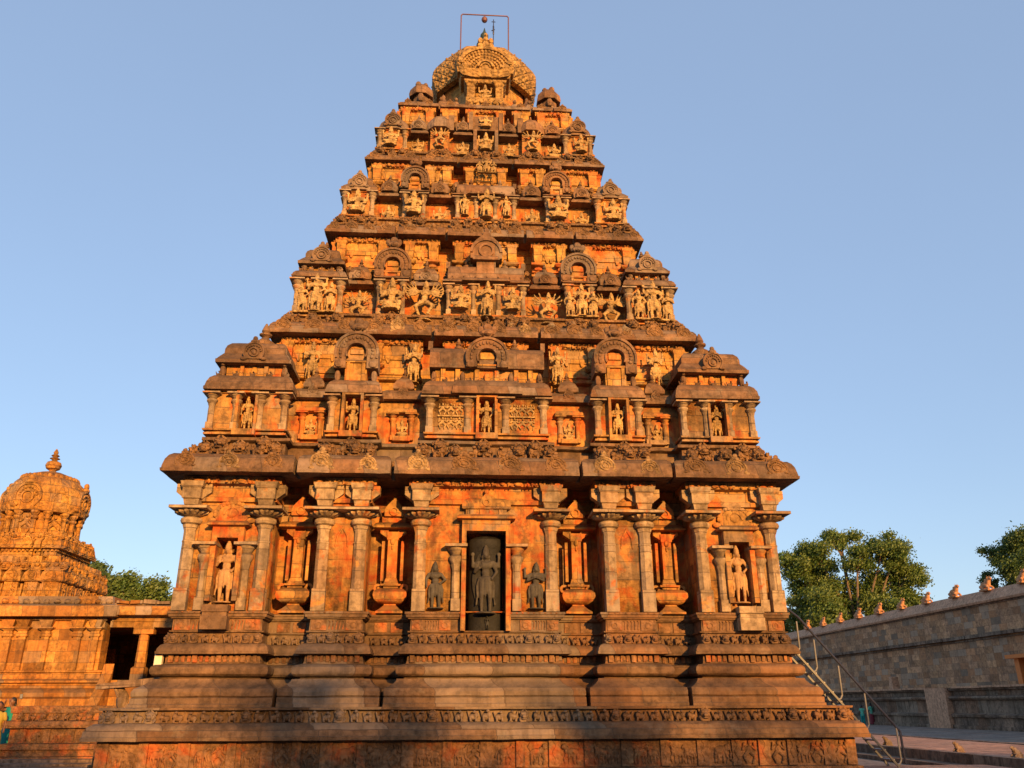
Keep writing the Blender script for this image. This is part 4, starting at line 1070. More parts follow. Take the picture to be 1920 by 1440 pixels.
# ===== storey 4
f4 = [('seat_a', -2.72, .08, .66, .05), ('seat_b', -1.96, .02, .52, -.2), ('dance', -1.32, .12, .62, -.02), ('seat_b', -.66, -.04, .5, -.15), ('seat_a', 0, .05, .66, .02), ('seat_b', .68, -.04, .5, -.15), ('dance', 1.36, .12, .62, -.02), ('seat_b', 2.0, .02, .52, -.2), ('seat_a', 2.76, .08, .66, .05)]
st4 = upper_storey(3.26, 16.1, 16.42, 17.1, 17.72, 2.72, (2.26, 3.1), (1.72, 2.2), (1.06, 1.6), (.44, .88), .4, 2.5, 18.36, f4, 'fifth storey with domed corner shrines', octo=True, fin=.13)
ct = MB(); ct.box(-.42, .42, 2.6, 3.02, 17.22, 17.72); ct.box(-.36, -.26, 2.6, 3.1, 16.4, 17.2); ct.box(.26, .36, 2.6, 3.1, 16.4, 17.2); ct.box(-.5, -.38, 2.6, 3.08, 17.2, 17.82); ct.box(.38, .5, 2.6, 3.08, 17.2, 17.82)
ct.jit(.006).obj('centre_block', M_kap, st4)
figure('seat_b', st4, 0, 3.08, 17.3, .5, None, 'pale carving above the centre bay', sx=1.5)
G5 = (.6, .8, 1.4, 1.42, 2.46)
cornice((1.35, 1.4, 2.0, 2.04, 2.42), 18.36, .24, .2, .12, tower, .5, ks=.5, label='topmost square cornice under the dome')

# ===== dome
OC = pi / 8
def octr(a): return a / cos(OC)
st5 = MB(); st5.box(-2.1, 2.1, -2.1, 2.1, 18.5, 18.75); st5.box(-1.75, 1.75, -1.75, 1.75, 18.7, 19.1)
st5.lathe(0, 0, [(octr(1.3), 19.0), (octr(1.3), 20.75)], 8, ph=OC)
row(st5, -2.1, 2.1, 2.0, 18.62, .3, .9, T_beast, T_lion, 4)
dome = st5.jit(.008).obj('dome', M_upw, tower, 'eight sided dome with its neck on top of the tower')
rf = MB()
DH = 0.652
dp = [(1.35, 20.6), (1.58, 20.52), (1.62, 20.6), (1.62, 20.72), (1.66, 20.85), (1.73, 21.15), (1.75, 21.4), (1.73, 21.7), (1.66, 22.0), (1.52, 22.35), (1.3, 22.68), (1.0, 22.98), (.66, 23.2), (.3, 23.33), (.0, 23.36)]
nseg = 32
rings = []
for r, z in dp:
    z = 20.6 + (z - 20.6) * DH
    ring_ = []
    for j in range(nseg):
        a = 2 * pi * j / nseg; aa = ((a + OC) % (pi / 4)) - OC
        f = octr(1) * cos(OC) / cos(aa)
        blend = .75
        ring_.append((r * (f * blend + (1 - blend) * 1.04) * cos(a), -r * (f * blend + (1 - blend) * 1.04) * sin(a), z))
    rings.append(ring_)
rf.loft(rings, cap=False)
dm = bpy.data.materials.new('dome_lattice_stone'); dm.use_nodes = True
base_m = M_dome.copy(); base_m.name = 'dome_lattice_stone'; t = base_m.node_tree
g_ = [n for n in t.nodes if n.type == 'NEW_GEOMETRY'][0]; bpn = [n for n in t.nodes if n.type == 'BUMP'][0]; bsn = t.nodes['Principled BSDF']
sp = nd(t, 'ShaderNodeSeparateXYZ'); tc = nd(t, 'ShaderNodeTexCoord'); t.links.new(tc.outputs['Object'], sp.inputs[0])
an = math_(t, 'MULTIPLY', math_(t, 'ARCTAN2', sp.outputs[1], sp.outputs[0]), 4.6)
zz = math_(t, 'MULTIPLY', sp.outputs[2], 3.2)
def saw(v): return math_(t, 'ABSOLUTE', math_(t, 'SUBTRACT', math_(t, 'FRACT', v), 0.5))
d1 = saw(math_(t, 'ADD', an, zz)); d2 = saw(math_(t, 'SUBTRACT', an, zz))
line = ramp(t, math_(t, 'MINIMUM', d1, d2), [(0.0, 0.0), (0.16, 1.0)])
src = bpn.inputs['Height'].links[0].from_socket
t.links.new(math_(t, 'ADD', math_(t, 'MULTIPLY', line, 0.9), src), bpn.inputs['Height']); bpn.inputs['Strength'].default_value = 0.9
cs = bsn.inputs['Base Color'].links[0].from_socket
t.links.new(mixc(t, math_(t, 'MULTIPLY', math_(t, 'SUBTRACT', 1.0, line), 0.35), cs, (0.16, 0.09, 0.04)), bsn.inputs['Base Color'])
bpy.data.materials.remove(dm)
for i_, (rr2, zz2) in enumerate(((1.70, 20.78), (1.77, 21.0), (1.79, 21.18), (1.74, 21.45), (1.6, 21.7), (1.36, 21.93), (1.05, 22.15))):
    N_ = int(rr2 * 22)
    for j in range(N_):
        a = 2 * pi * (j + .5 * (i_ % 2)) / N_; rf.ell(rr2 * .985 * cos(a), rr2 * .985 * sin(a), zz2 - .0, .035, .035, .045 if i_ else .08, 6, 4)
shell = rf.jit(.01).obj('dome_shell', base_m, dome, 'ribbed lattice carved dome surface', smooth=25)
for k in (0, 2):
    ga = MB(k); r = .86; zc = 20.52; w1 = 1.93
    ga.prism([(r * .98 * cos(radians(a)), zc + r * (.98 if a < 0 or a > 180 else .92) * sin(radians(a))) for a in range(-24, 205, 12)], w1 - .85, w1 - .07)
    ga.ring(0, zc, r * .93, r * 1.06, w1 - .3, w1 + .0, radians(-14), radians(194), 28, sz=.94)
    for rr_, n_ in ((.86, 23), (.72, 21), (.58, 17), (.45, 13)):
        for j in range(n_):
            a = radians(-8 + 196 * j / (n_ - 1)); ga.ell(r * rr_ * cos(a), w1 - .05, zc + r * .93 * rr_ * sin(a), r * .06, .05, r * .07, 6, 4)
    ga.ring(0, zc - .0, .2, .27, w1 - .1, w1 + .06, 0, pi, 14)
    ga.ring(0, zc - .0, .12, .17, w1 - .1, w1 + .04, 0, pi, 14)
    ga.prism(arch_poly(0, .19, 20.16, 20.48, 10), w1 - .2, w1 + .0)
    for e in (-1, 1):
        rg_ = []
        for x_, z0_, z1_, o_ in ((.18, 20.14, 20.42, .0), (.45, 20.12, 20.38, .05), (.72, 20.2, 20.45, .04), (.9, 20.42, 20.62, -.02), (.97, 20.62, 20.78, -.08)):
            rg_.append([(e * x_, w1 - .5, z0_ + .1), (e * x_, w1 - .02 + o_, z0_), (e * x_, w1 + .06 + o_, z1_), (e * x_, w1 - .5, z1_)])
        ga.loft(rg_)
        ga.ell(e * .62, w1 + .02, 20.55, .16, .06, .1); ga.ell(e * .78, w1, 20.75, .12, .06, .1)
    for a_, z_, s_ in ((0, 21.5, .17), (-.17, 21.45, .14), (.17, 21.45, .14), (-.12, 21.32, .14), (.12, 21.32, .14), (0, 21.72, .12), (-.17, 21.68, .11), (.17, 21.68, .11), (0, 21.9, .09), (-.3, 21.3, .1), (.3, 21.3, .1)):
        ga.ell(a_, w1 - .1, z_, s_ * .8, .09, s_)
    for e in (-1, 1):
        ga.rectlathe(e * .45 - .12, e * .45 + .12, w1 - .7, w1 - .1, [(0, 19.4), (0, 19.86), (.03, 19.92), (.09, 19.98), (.1, 20.04), (0, 20.05)])
    ga.rectlathe(-.3, .3, w1 - .7, w1 - .12, [(0, 20.0), (.03, 20.03), (.03, 20.12), (0, 20.14)])
    ga.box(-.3, .3, w1 - .75, w1 - .5, 19.4, 20.1); ga.box(-.6, .6, w1 - .8, w1 - .05, 18.7, 19.38)
    row(ga, -.6, .6, w1 - .05, 19.1, .2, .8, T_beast)
    ga.jit(.006, 6).obj('dome_gable', M_dome, dome, 'horseshoe gable with carved rays on the dome' if k == 0 else None)
figure('seat_b', dome, 0, 1.76, 19.4, .68, None, 'seated deity framed below the dome gable', sx=1.2)
for ex in (-1, 1):
    for ey in (-1, 1):
        cr = MB()
        cx, cw = ex * 1.98, ey * 1.98
        cr.lathe(cx, cw, [(.25, 18.7), (.25, 19.15), (.38, 19.1), (.4, 19.18), (.37, 19.35), (.25, 19.52), (.14, 19.6), (.03, 19.62)], 8, ph=OC)
        cr.ell(cx + .1 * ex, cw + .05, 19.62, .1, .12, .12); cr.ell(cx - .12 * ex, cw + .05, 19.6, .08, .1, .09); cr.box(cx - .3, cx + .3, cw - .3, cw + .3, 18.6, 18.78)
        cr.ell(cx, cw + .3 * ey, 18.95, .1, .08, .16)
        cr.jit(.008, 5).obj('corner_figure', M_kap, dome)
for e in (-1, 1):
    cr = MB()
    for q in (.9, 1.35): cr.ell(e * q, 2.15, 18.8, .12, .1, .14); cr.ell(e * q, 2.2, 18.98, .06, .06, .07)
    cr.lathe(e * 1.3, 1.9, [(.2, 18.7), (.22, 18.95), (.12, 19.1), (.05, 19.25), (.07, 19.3), (.01, 19.4)], 8)
    cr.jit(.008, 5).obj('roof_figure', M_kap, dome)
fn = MB(); fn.lathe(0, 0, [(.5, 22.3), (.45, 22.45), (.2, 22.55), (.12, 22.8), (.26, 23.0), (.28, 23.2), (.18, 23.38), (.1, 23.46), (.14, 23.56), (.14, 23.66), (.05, 23.82), (.01, 24.0)], 16)
fn.obj('finial', M_cop, dome, 'dark pointed metal finial on the dome')
# ---------- things on top
fr = link('metal_frame', None, tower, 'thin rusty iron hoop frame standing over the dome finial', loc=(0, 0, 22.05))
m = MB(); m.tube([(-.83, 0, 0), (-.83, 0, 2.48), (-.78, 0, 2.54), (.80, 0, 2.54), (.85, 0, 2.48), (.85, 0, 0)], .022, 8); m.obj('hoop', M_iron, fr)
m = MB(); m.tube([(.0, 0, 2.54), (0, 0, 2.46)], .012, 6); m.lathe(0, 0, [(.03, 2.46), (.06, 2.44), (.1, 2.38), (.11, 2.32), (.08, 2.25), (.02, 2.21)], 12); m.obj('hanging_pot', M_iron, fr)
m = MB(); m.tube([(0, 0, 0), (0, 0, 2.1)], .016, 6); m.tube([(-.06, 0, 2.0), (.06, 0, 2.0)], .014, 6); m.tube([(0, 0, 1.8), (.0, 0, 1.45)], .03, 6); m.tube([(-.06, 0, 1.6), (.04, 0, 1.65)], .016, 6)
m.obj('lightning_rod', M_rail, tower, 'thin dark spiked rod beside the dome finial', loc=(.32, 0, 22.3))

# ------------------------------------------------------------------ box on the plinth, spout
bx = empty('meter_box', (-6.16, 17.0, 2.27), 'small cream metal box fixed low on the tower plinth corner', 'box')
m = MB(); m.box(-.08, .06, 0, .1, 0, .3); m.obj('case', M_box, bx); m = MB(); m.box(-.065, .045, .1, .106, .22, .27); m.obj('slot', M_rail, bx)
m = MB()
m.loft([[(-8.05, -.22, 1.93), (-8.05, .22, 1.93), (-8.05, .22, 2.03), (-8.05, -.22, 2.03)], [(-7.4, -.24, 1.98), (-7.4, .24, 1.98), (-7.4, .24, 2.1), (-7.4, -.24, 2.1)], [(-6.2, -.26, 2.05), (-6.2, .26, 2.05), (-6.2, .26, 2.22), (-6.2, -.26, 2.22)]])
sp_ = empty('stone_spout', (0, 19.2, 0), 'grey stone water spout slab jutting from the plinth over a carved dwarf', 'spout')
m.jit(.01).obj('slab', M_ledge, sp_)
m = MB(); m.ell(-7.55, 0, 1.72, .13, .14, .2, 10, 6); m.ell(-7.6, .02, 1.9, .1, .1, .09); m.cap((-7.45, 0, 1.6), .07, (-7.35, .05, 1.5), .06); m.cap((-7.6, .1, 1.8), .045, (-7.68, .1, 1.95), .04); m.box(-7.75, -7.3, -.2, .2, 1.45, 1.56)
m.jit(.01, 8).obj('carved_support', M_ledge, sp_)
m = MB(); m.box(-7.85, -6.6, -.5, .5, 0, .5); m.box(-7.8, -6.7, -.45, .45, .5, 1.47); m.jit(.02).obj('base_block', M_friz, sp_)

# ------------------------------------------------------------------ generic small shrine on the left
def shrine(xc, yc):
    o = empty('small_shrine', (xc, yc, 0), 'smaller orange lit shrine tower with round finial topped dome behind the low hall', 'shrine')
    m = MB(); m.box(-2.0, 2.0, -2.0, 2.0, 0, 5.5); m.jit(.01).obj('body', M_shr, o)
    B1 = (.7, .95, 1.0, 1.2, 2.05)
    m = bsweep(B1, [(.0, 5.3), (.0, 5.7), (-.2, 5.72), (-.2, 6.9)], .25).jit(.02, 3)
    t1 = m.obj('lower_tier', M_shr, o)
    d = MB()
    for k in range(4):
        d.k = k
        for j, x in enumerate((-1.75, -1.05, -.35, .35, 1.05, 1.75)):
            big = j in (0, 5); h = .3 if big else .24
            d.rectlathe(x - h, x + h, 1.6, 2.1 if not big else 2.1, [(0, 5.3), (0, 5.9), (.08, 5.93), (.09, 6.03), (.04, 6.25), (-.08, 6.45), (-.2, 6.52)]); d.stamp(kudu(1.0), x, 2.18, 5.95, 1.0); kalasha(d, x, 1.9, 6.5, .17)
            d.stamp(T_rel, x, 2.1, 5.42, 1.5); d.box(x - .35, x - .29, 1.9, 2.12, 5.35, 5.85)
            d.stamp(T_lion, x + .3, 1.85, 6.35, 1.5)
    d.jit(.02, 4).obj('model_shrine', M_shr, t1)
    B2 = (.6, .65, .9, .95, 1.5)
    m = bsweep(B2, [(-.05, 6.7), (-.05, 7.2), (.02, 7.22), (.16, 7.24), (.17, 7.34), (.12, 7.5), (.02, 7.6), (-.15, 7.63)], .12).jit(.02, 3)
    for k in range(4):
        m.k = k; row(m, -1.5, 1.5, 1.35, 7.58, .3, 1.5, T_beast, T_lion, 3)
        for x in (-1.2, -.4, .4, 1.2): m.stamp(kudu(1.0), x, 1.66, 7.27, 1.0)
        for j in range(20): m.ell(-1.45 + j * .153, 1.5, 7.17, .06, .05, .05, 6, 4)
    m.obj('upper_tier', M_shr, o)
    m = MB(); m.lathe(0, 0, [(octr(1.42), 7.6), (octr(1.42), 7.85), (octr(1.22), 7.9), (octr(1.22), 8.8)], 8, ph=OC)
    for j in range(8):
        a = j * pi / 4 + OC
        for da in (-.16, .16): m.lathe(octr(1.27) * cos(a + da), octr(1.27) * sin(a + da), [(.09, 7.9), (.08, 8.4), (.14, 8.46), (.14, 8.52), (.09, 8.56), (.17, 8.66), (.17, 8.74)], 8)
        b = j * pi / 4; m.stamp(T_rel, 1.26 * sin(b), 1.26 * cos(b), 7.9, 2.2, ang=-b)
    m.jit(.015, 5).obj('neck', M_shr, o)
    m = MB(); m.lathe(0, 0, [(octr(1.2), 8.72), (octr(1.42), 8.74), (octr(1.46), 8.86), (octr(1.45), 9.3), (octr(1.36), 9.7), (octr(1.14), 10.1), (octr(.8), 10.4), (octr(.4), 10.56), (.2, 10.6)], 16, ph=OC)
    for j in range(8):
        b = j * pi / 4; k_ = kudu(2.7 if j % 2 == 0 else 1.9); m.stamp(k_, 1.44 * sin(b), 1.44 * cos(b), 8.82, 1.0, ang=-b)
        for q in range(4): m.ell(1.02 * sin(b + q * .2), 1.02 * cos(b + q * .2), 10.2, .1, .1, .16); m.ell(1.3 * sin(b + q * .2), 1.3 * cos(b + q * .2), 9.85, .07, .07, .09)
    dm_ = m.jit(.02, 3).obj('dome', M_shr, o)
    m = MB(); m.lathe(0, 0, [(.25, 10.56), (.16, 10.62), (.12, 10.68), (.26, 10.76), (.31, 10.9), (.26, 11.03), (.12, 11.1), (.09, 11.14), (.2, 11.2), (.08, 11.26), (.16, 11.32), (.07, 11.4), (.1, 11.46), (.02, 11.62)], 16); m.obj('finial', M_shr, dm_)
    return o
shrine(-17.35, 34.5)
# hall in front of it, with porch
hall = empty('stone_hall', (0, 31.8, 0), 'low flat roofed orange stone hall wall left of the tower', 'hall')
m = MB(); m.box(-24, -13.15, -.6, 0, 1.6, 4.75); hb = m.jit(.0).obj('wall', M_hall, hall)
m = MB()
m.rectlathe(-24, -13.05, -.5, 0, [(.32, 1.6), (.32, 1.85), (.25, 1.87), (.3, 1.92), (.32, 2.05), (.2, 2.15), (.06, 2.2), (.06, 2.35), (.2, 2.37), (.2, 2.43), (.04, 2.5), (.04, 2.7), (.1, 2.72), (.1, 2.78), (0, 2.79)])
for x in (-23, -21.6, -20.2, -18.8, -17.6, -16.4, -15.9, -15.1, -14.0, -13.4):
    m.box(x - .13, x + .13, 0, .12, 2.79, 3.9); m.rectlathe(x - .15, x + .15, 0, .13, [(0, 3.9), (.03, 3.93), (.03, 4.0), (.0, 4.03), (.0, 4.1), (.12, 4.2), (.12, 4.24)]); m.rectlathe(x - .14, x + .14, 0, .16, [(0, 4.24), (.02, 4.26), (.1, 4.48)])
m.box(-24, -13.05, 0, .12, 4.48, 4.57)
m.jit(.012).obj('pilaster', M_hall, hb)
m = MB(); m.rectlathe(-24, -13.0, -9.2, .1, [(.0, 4.57), (.38, 4.6), (.4, 4.72), (.35, 4.95), (.1, 5.02), (.05, 5.05), (.05, 5.12), (.0, 5.3)]); 
for j in range(30): m.ell(-23.5 + j * .36, .2, 5.12, .13, .12, .1)
m.jit(.03, 2).obj('eave', M_hall, hall)
porch = empty('pillared_porch', (0, 31.8, 0), 'open stone porch with one leaning pillar and dark interior beside the hall', 'porch')
m = MB(); m.box(-24, -13.0, -9, -.7, 1.6, 2.44); m.box(-12.95, -5, -9, 0.05, 1.6, 2.45); m.box(-12.95, -5, -9.3, -9, 2.45, 4.5); m.box(-24, -5, -9.3, -9, 1.6, 4.6); m.box(-24.2, -24, -9, 0, 1.6, 4.6); m.jit(.02).obj('floor', M_hall, porch)
m = MB(); m.rectlathe(-12.9, -5, -9.2, .1, [(0, 4.45), (.0, 4.62), (.36, 4.64), (.38, 4.75), (.3, 4.95), (.0, 5.0), (.0, 5.06)])
for j in range(16): m.box(-12.8 + j * .48, -12.36 + j * .48, -.1, .22, 5.05, 5.14 + .03 * (j % 3))
m.box(-12.95, -5, -.25, .05, 4.25, 4.46); m.jit(.03, 2).obj('roof', M_hall, porch)
pm = MB(); pm.sqlathe(-11.75, -.12, [(.22, 2.45), (.22, 2.85), (.17, 2.9)]); pm.lathe(-11.75, -.12, [(.19, 2.85), (.18, 3.4), (.17, 4.0)], 8, ph=OC); pm.rectlathe(-12.1, -11.4, -.25, .05, [(-.1, 3.98), (0, 4.02), (.0, 4.2), (.02, 4.26)])
pm.jit(.01).obj('pillar', M_hall, porch)
for x in (-10.2, -8.6):
    m = MB(); m.sqlathe(x, -.12, [(.22, 2.45), (.22, 2.85), (.17, 2.9), (.17, 4.0), (.3, 4.05), (.3, 4.26)]); m.obj('pillar', M_hall, porch)
m = MB(); m.loft([[(-12.95, 0.05, 1.6), (-12.95, .95, 1.6), (-12.6, .95, 1.6), (-12.6, .05, 1.6)], [(-12.95, .0, 3.0), (-12.95, .12, 2.6), (-12.6, .12, 2.6), (-12.6, .0, 3.0)]]); m.jit(.01).obj('stair_wing', M_hall, porch)

m = MB(); m.box(-15.3, -14.35, -4.6, -4.3, 2.45, 3.75); m.jit(.05, 3).obj('inner_wall', M_band, porch, 'red stained low wall inside the dark porch')
# low platform (left)
pf = empty('stone_platform', (0, 28, 0), 'low carved stone platform running in front of the small hall', 'platform')
m = MB(); m.rectlathe(-13.9, -3, -3.6, 0, [(.25, 0), (.25, .2), (.12, .22), (.12, .38), (.2, .4), (.2, .55), (0, .57), (0, .98), (.18, 1.0), (.2, 1.08), (.16, 1.18), (.02, 1.22), (0, 1.4), (.06, 1.42), (.08, 1.6), (-.2, 1.62)])
pb_ = m.jit(.015, 3).obj('base', M_friz, pf)
m = MB(); row(m, -13.8, -7, .02, 1.2, .34, 1.1, T_beast, T_lion, 4)
for j in range(12):
    m.box(-13.6 + j * .7, -13.4 + j * .7, 0, .04, .58, .97); m.stamp(T_quad[j % 3], -13.15 + j * .7, .02, .58, .9)
m.jit(.01, 6).obj('carved_frieze', M_friz, pb_)

# ------------------------------------------------------------------ compound wall on the right with bulls
cw_ = empty('compound_wall', (31, 0, 0), 'long grey granite compound wall with dark mid ledge and a row of bulls on top', 'wall')
def longbox(m, x0, x1, y0, y1, z0, z1): m.box(x0, x1, -y1, -y0, z0, z1)
m = MB(); longbox(m, .5, 3.0, 5, 120, 0, 5.45); wb = m.obj('wall', M_grey, cw_)
m = MB(); longbox(m, .62, 2.9, 5, 120, 5.45, 7.55); m.obj('upper_wall', M_grey, cw_)
m = MB(); m.loft([[(.1, -5, 7.3), (3.2, -5, 7.3), (3.2, -5, 7.65), (1.7, -5, 8.3), (.55, -5, 8.08), (.05, -5, 7.42)][::-1], [(.1, -120, 7.3), (3.2, -120, 7.3), (3.2, -120, 7.65), (1.7, -120, 8.3), (.55, -120, 8.08), (.05, -120, 7.42)][::-1]])
m.v = [(x + .3, y, z) for x, y, z in m.v]; m.obj('coping', M_cope, cw_)
m = MB()
for q in range(46): 
    y0 = 5 + q * 2.5; longbox(m, .5 - .25 - .05 * (q % 3), 1.0, y0, y0 + 2.48, 5.36, 5.56)
    longbox(m, .56, 1.0, y0, y0 + 2.49, 7.2, 7.3); longbox(m, .42, 1.0, y0, y0 + 2.48, 5.22, 5.3)
m.jit(.02).obj('mid_ledge', M_ledge, cw_, 'blackened ledge running along the middle of the wall')
m = MB()
for a, b in ((5, 53.6), (56.0, 75), (76.5, 118)):
    P = [(0, 0), (0, .35), (.12, .37), (.12, .8), (.0, .83), (-.02, .95), (.1, 1.0), (.22, 1.05), (.22, 1.75), (.05, 1.8), (-.02, 1.9), (.05, 2.0), (.22, 2.05), (.22, 2.3), (.05, 2.33), (.0, 2.5), (.6, 2.52), (.6, 0)]
    P = [(x - .9, z) for x, z in P]
    n = int((b - a) / 1.2); m.loft([[(x, -(a + (b - a) * i / n), z) for x, z in P] for i in range(n + 1)])
m.jit(.02).obj('moulded_base', M_ledge, cw_, 'dark moulded base course along the foot of the wall')
m = MB()
for a, b in ((5, 53.6), (56.0, 75), (76.5, 118)):
    for q in range(int((b - a) / 1.5)):
        y0 = a + 1.5 * q; longbox(m, -.98 - .02 * (q % 3), .45, y0, y0 + 1.48, 2.44 + .012 * (q % 2), 2.56)
m.jit(.012).obj('ledge_cap', M_cope, cw_, 'pale slab cap on the dark base course')
m = MB(); longbox(m, -1.05, .5, 53.6, 56.0, 0, 2.5); m.obj('block_steps', M_cope, cw_, 'pale block projecting from the dark base course')
m = MB(); longbox(m, -.15, .5, 47.1, 47.5, 2.5, 3.95); longbox(m, -.4, .5, 43.2, 47.9, 3.95, 4.15); longbox(m, -.15, .5, 43.5, 43.8, 2.5, 3.95); m.obj('doorway', M_sunlit, cw_, 'small shaded doorway coloured orange as if its jamb were sunlit')
m = MB(); m.sqlathe(0, 0, [(.28, 0), (.22, .75), (.24, .8), (.2, .85)]); tag(m.jit(.02).obj('stone_block', M_cope, loc=(30.3, 60.5, 2.52)), 'pale upright stone left standing on the wall base ledge', 'stone')

def bull_mesh():
    m = MB()
    m.box(-.3, .3, -.5, .5, 0, .12)
    m.ell(0, -.05, .42, .26, .48, .28, 12, 8); m.ell(0, .2, .6, .2, .22, .24); m.cap((0, .25, .55), .2, (0, .42, .82), .15)
    m.ell(0, .5, .88, .13, .2, .13); m.ell(0, .64, .84, .1, .08, .08); m.ell(0, .1, .78, .13, .16, .12)
    for e in (-1, 1):
        m.cap((e * .09, .42, .97), .04, (e * .13, .4, 1.1), .02, 6); m.ell(e * .17, .42, .9, .08, .03, .04)
        m.cap((e * .2, .3, .3), .1, (e * .2, .5, .17), .07); m.cap((e * .22, -.3, .3), .14, (e * .24, -.05, .17), .08)
    return m
BULL = remeshed(bull_mesh(), 'bull_statue', M_bull, .04)
bl = ['nearest one', 'second nearest', 'third nearest', 'fourth nearest', 'fifth nearest', 'sixth nearest', 'seventh nearest', 'third farthest', 'second farthest', 'farthest one']
for i in range(10):
    o = link('bull_statue', BULL, None, loc=(31.9 if False else 31.75, 46.6 + 3.47 * i, 8.0), rot=(0, 0, radians(-12 + (i * 37) % 19)), sc=.74 + .1 * ((i * 7) % 4) / 4)
    tag(o, 'orange lit stone bull on the wall coping, ' + bl[i] + ' of the row', 'statue', 'stone bulls along the wall top')

# unseen west wall of the courtyard, added behind the camera to cast sunset shade
H_W = 11.0
dist = (H_W + 0.5) * cos(SUN_AZ) / math.tan(SUN_EL)
ywest = 16.9 - dist
ww = empty('compound_wall', (0, ywest, 0), 'unseen high granite courtyard wall on the sunset side, added to cast shade', 'wall')
m = MB(); m.box(-70, 110, 0, 2, 0, H_W - .5); m.obj('wall', M_grey, ww)
m = MB(); m.rectlathe(-70, 110, 0, 2, [(.3, H_W - .5), (.3, H_W - .4), (-.3, H_W)]); m.obj('coping', M_cope, ww)

# ------------------------------------------------------------------ ground
m = MB(); m.box(-400, 400, -700, 200, -.3, 0); tag(m.obj('ground', M_pave), kind='structure')
m = MB(); m.box(13, 17.6, -58, 10, .0, .35); m.v = [(x, y, z) for x, y, z in m.v]; tag(m.obj('paved_terrace', M_pink), kind='structure')
m = MB(); m.box(12.75, 13, -58, 10, 0, .37); m.box(17.6, 17.8, -58, 10, 0, .38); m.box(12.2, 12.75, -58, 10, 0, .12); tag(m.jit(.01).obj('kerb', M_ledge), kind='structure')
m = MB(); m.box(17.8, 29.9, -90, 10, 0, .16); tag(m.obj('pavement', M_pave), kind='structure')
m = MB(); m.box(7.4, 10.8, -19.2, -15.2, 0, .12); m.box(7.4, 11.8, -20.6, -19.2, 0, .26); tag(m.obj('step', M_pink), kind='structure')
m = MB(); m.box(-30, -7.5, -28.5, -27.2, 0, .16); m.box(-30, -9.5, -27.2, -26.6, 0, .08); tag(m.jit(.01).obj('low_step', M_ledge), kind='structure')
sb = remeshed(bull_mesh(), 'small_bull', M_ledge, .05)
for (x, y, lb) in ((13.2, 28.0, 'small dark stone bull on the terrace kerb, farthest of three'), (13.15, 23.9, 'small dark stone bull in the middle of the terrace kerb'), (13.1, 21.3, 'small dark stone bull on the terrace kerb, nearest of three')):
    tag(link('small_bull', sb, None, loc=(x, y, .35), rot=(0, 0, radians(-70)), sc=.28), lb, 'statue', 'small bulls on the terrace kerb')

# ------------------------------------------------------------------ steel stairs
stc = empty('metal_staircase', (.14, 20.0, 0), 'steep pale steel ladder stair with dark handrail climbing the plinth side', 'stairs')
p0, p1 = Vector((7.2, 0, 2.78)), Vector((9.62, 0, -.1))
d_ = (p1 - p0).normalized()
for w in (0, -.5):
    m = MB(); n_ = Vector((d_.z, 0, -d_.x)) * .022
    a, b = p0 - n_, p0 + n_; c1, c2 = p1 + n_, p1 - n_
    m.loft([[(a.x, w - .02, a.z), (a.x, w + .02, a.z), (b.x, w + .02, b.z), (b.x, w - .02, b.z)], [(c2.x, w - .02, c2.z), (c2.x, w + .02, c2.z), (c1.x, w + .02, c1.z), (c1.x, w - .02, c1.z)]])
    m.obj('stringer', M_strg, stc)
for i in range(14):
    q = p0 + (p1 - p0) * ((i + .5) / 14)
    m = MB(); m.box(q.x - .05, q.x + .06, -.48, -.02, q.z - .018, q.z + .016); m.obj('tread', M_steel, stc)
for w in (.0,):
    m = MB(); off = Vector((.15, 0, .92)); m.tube([(p0.x - .9, w, p0.z + .95), (p0.x - .05, w, p0.z + .95), tuple((p0 + off * .9 + (p1 - p0) * .03)[i] if i != 1 else w for i in range(3)), (9.35, w, 1.14), (9.46, w, 1.0), (9.47, w, .35)], .028 if w == 0 else .02, 8)
    m.obj('handrail', M_rail if w == 0 else M_steel, stc)
for f in (.02, .17, .38, .6, .86):
    q = p0 + (p1 - p0) * f
    top = 1.14 + (9.35 - (q.x + .12)) * (p0.z + .83 - 1.14) / (9.35 - p0.x)
    m = MB(); m.tube([(q.x + .1, 0, top), (q.x + .1, 0, q.z + .1), (q.x + .06, 0, q.z + .03), (q.x, 0, q.z)], .02, 8); m.obj('post', M_steel, stc)

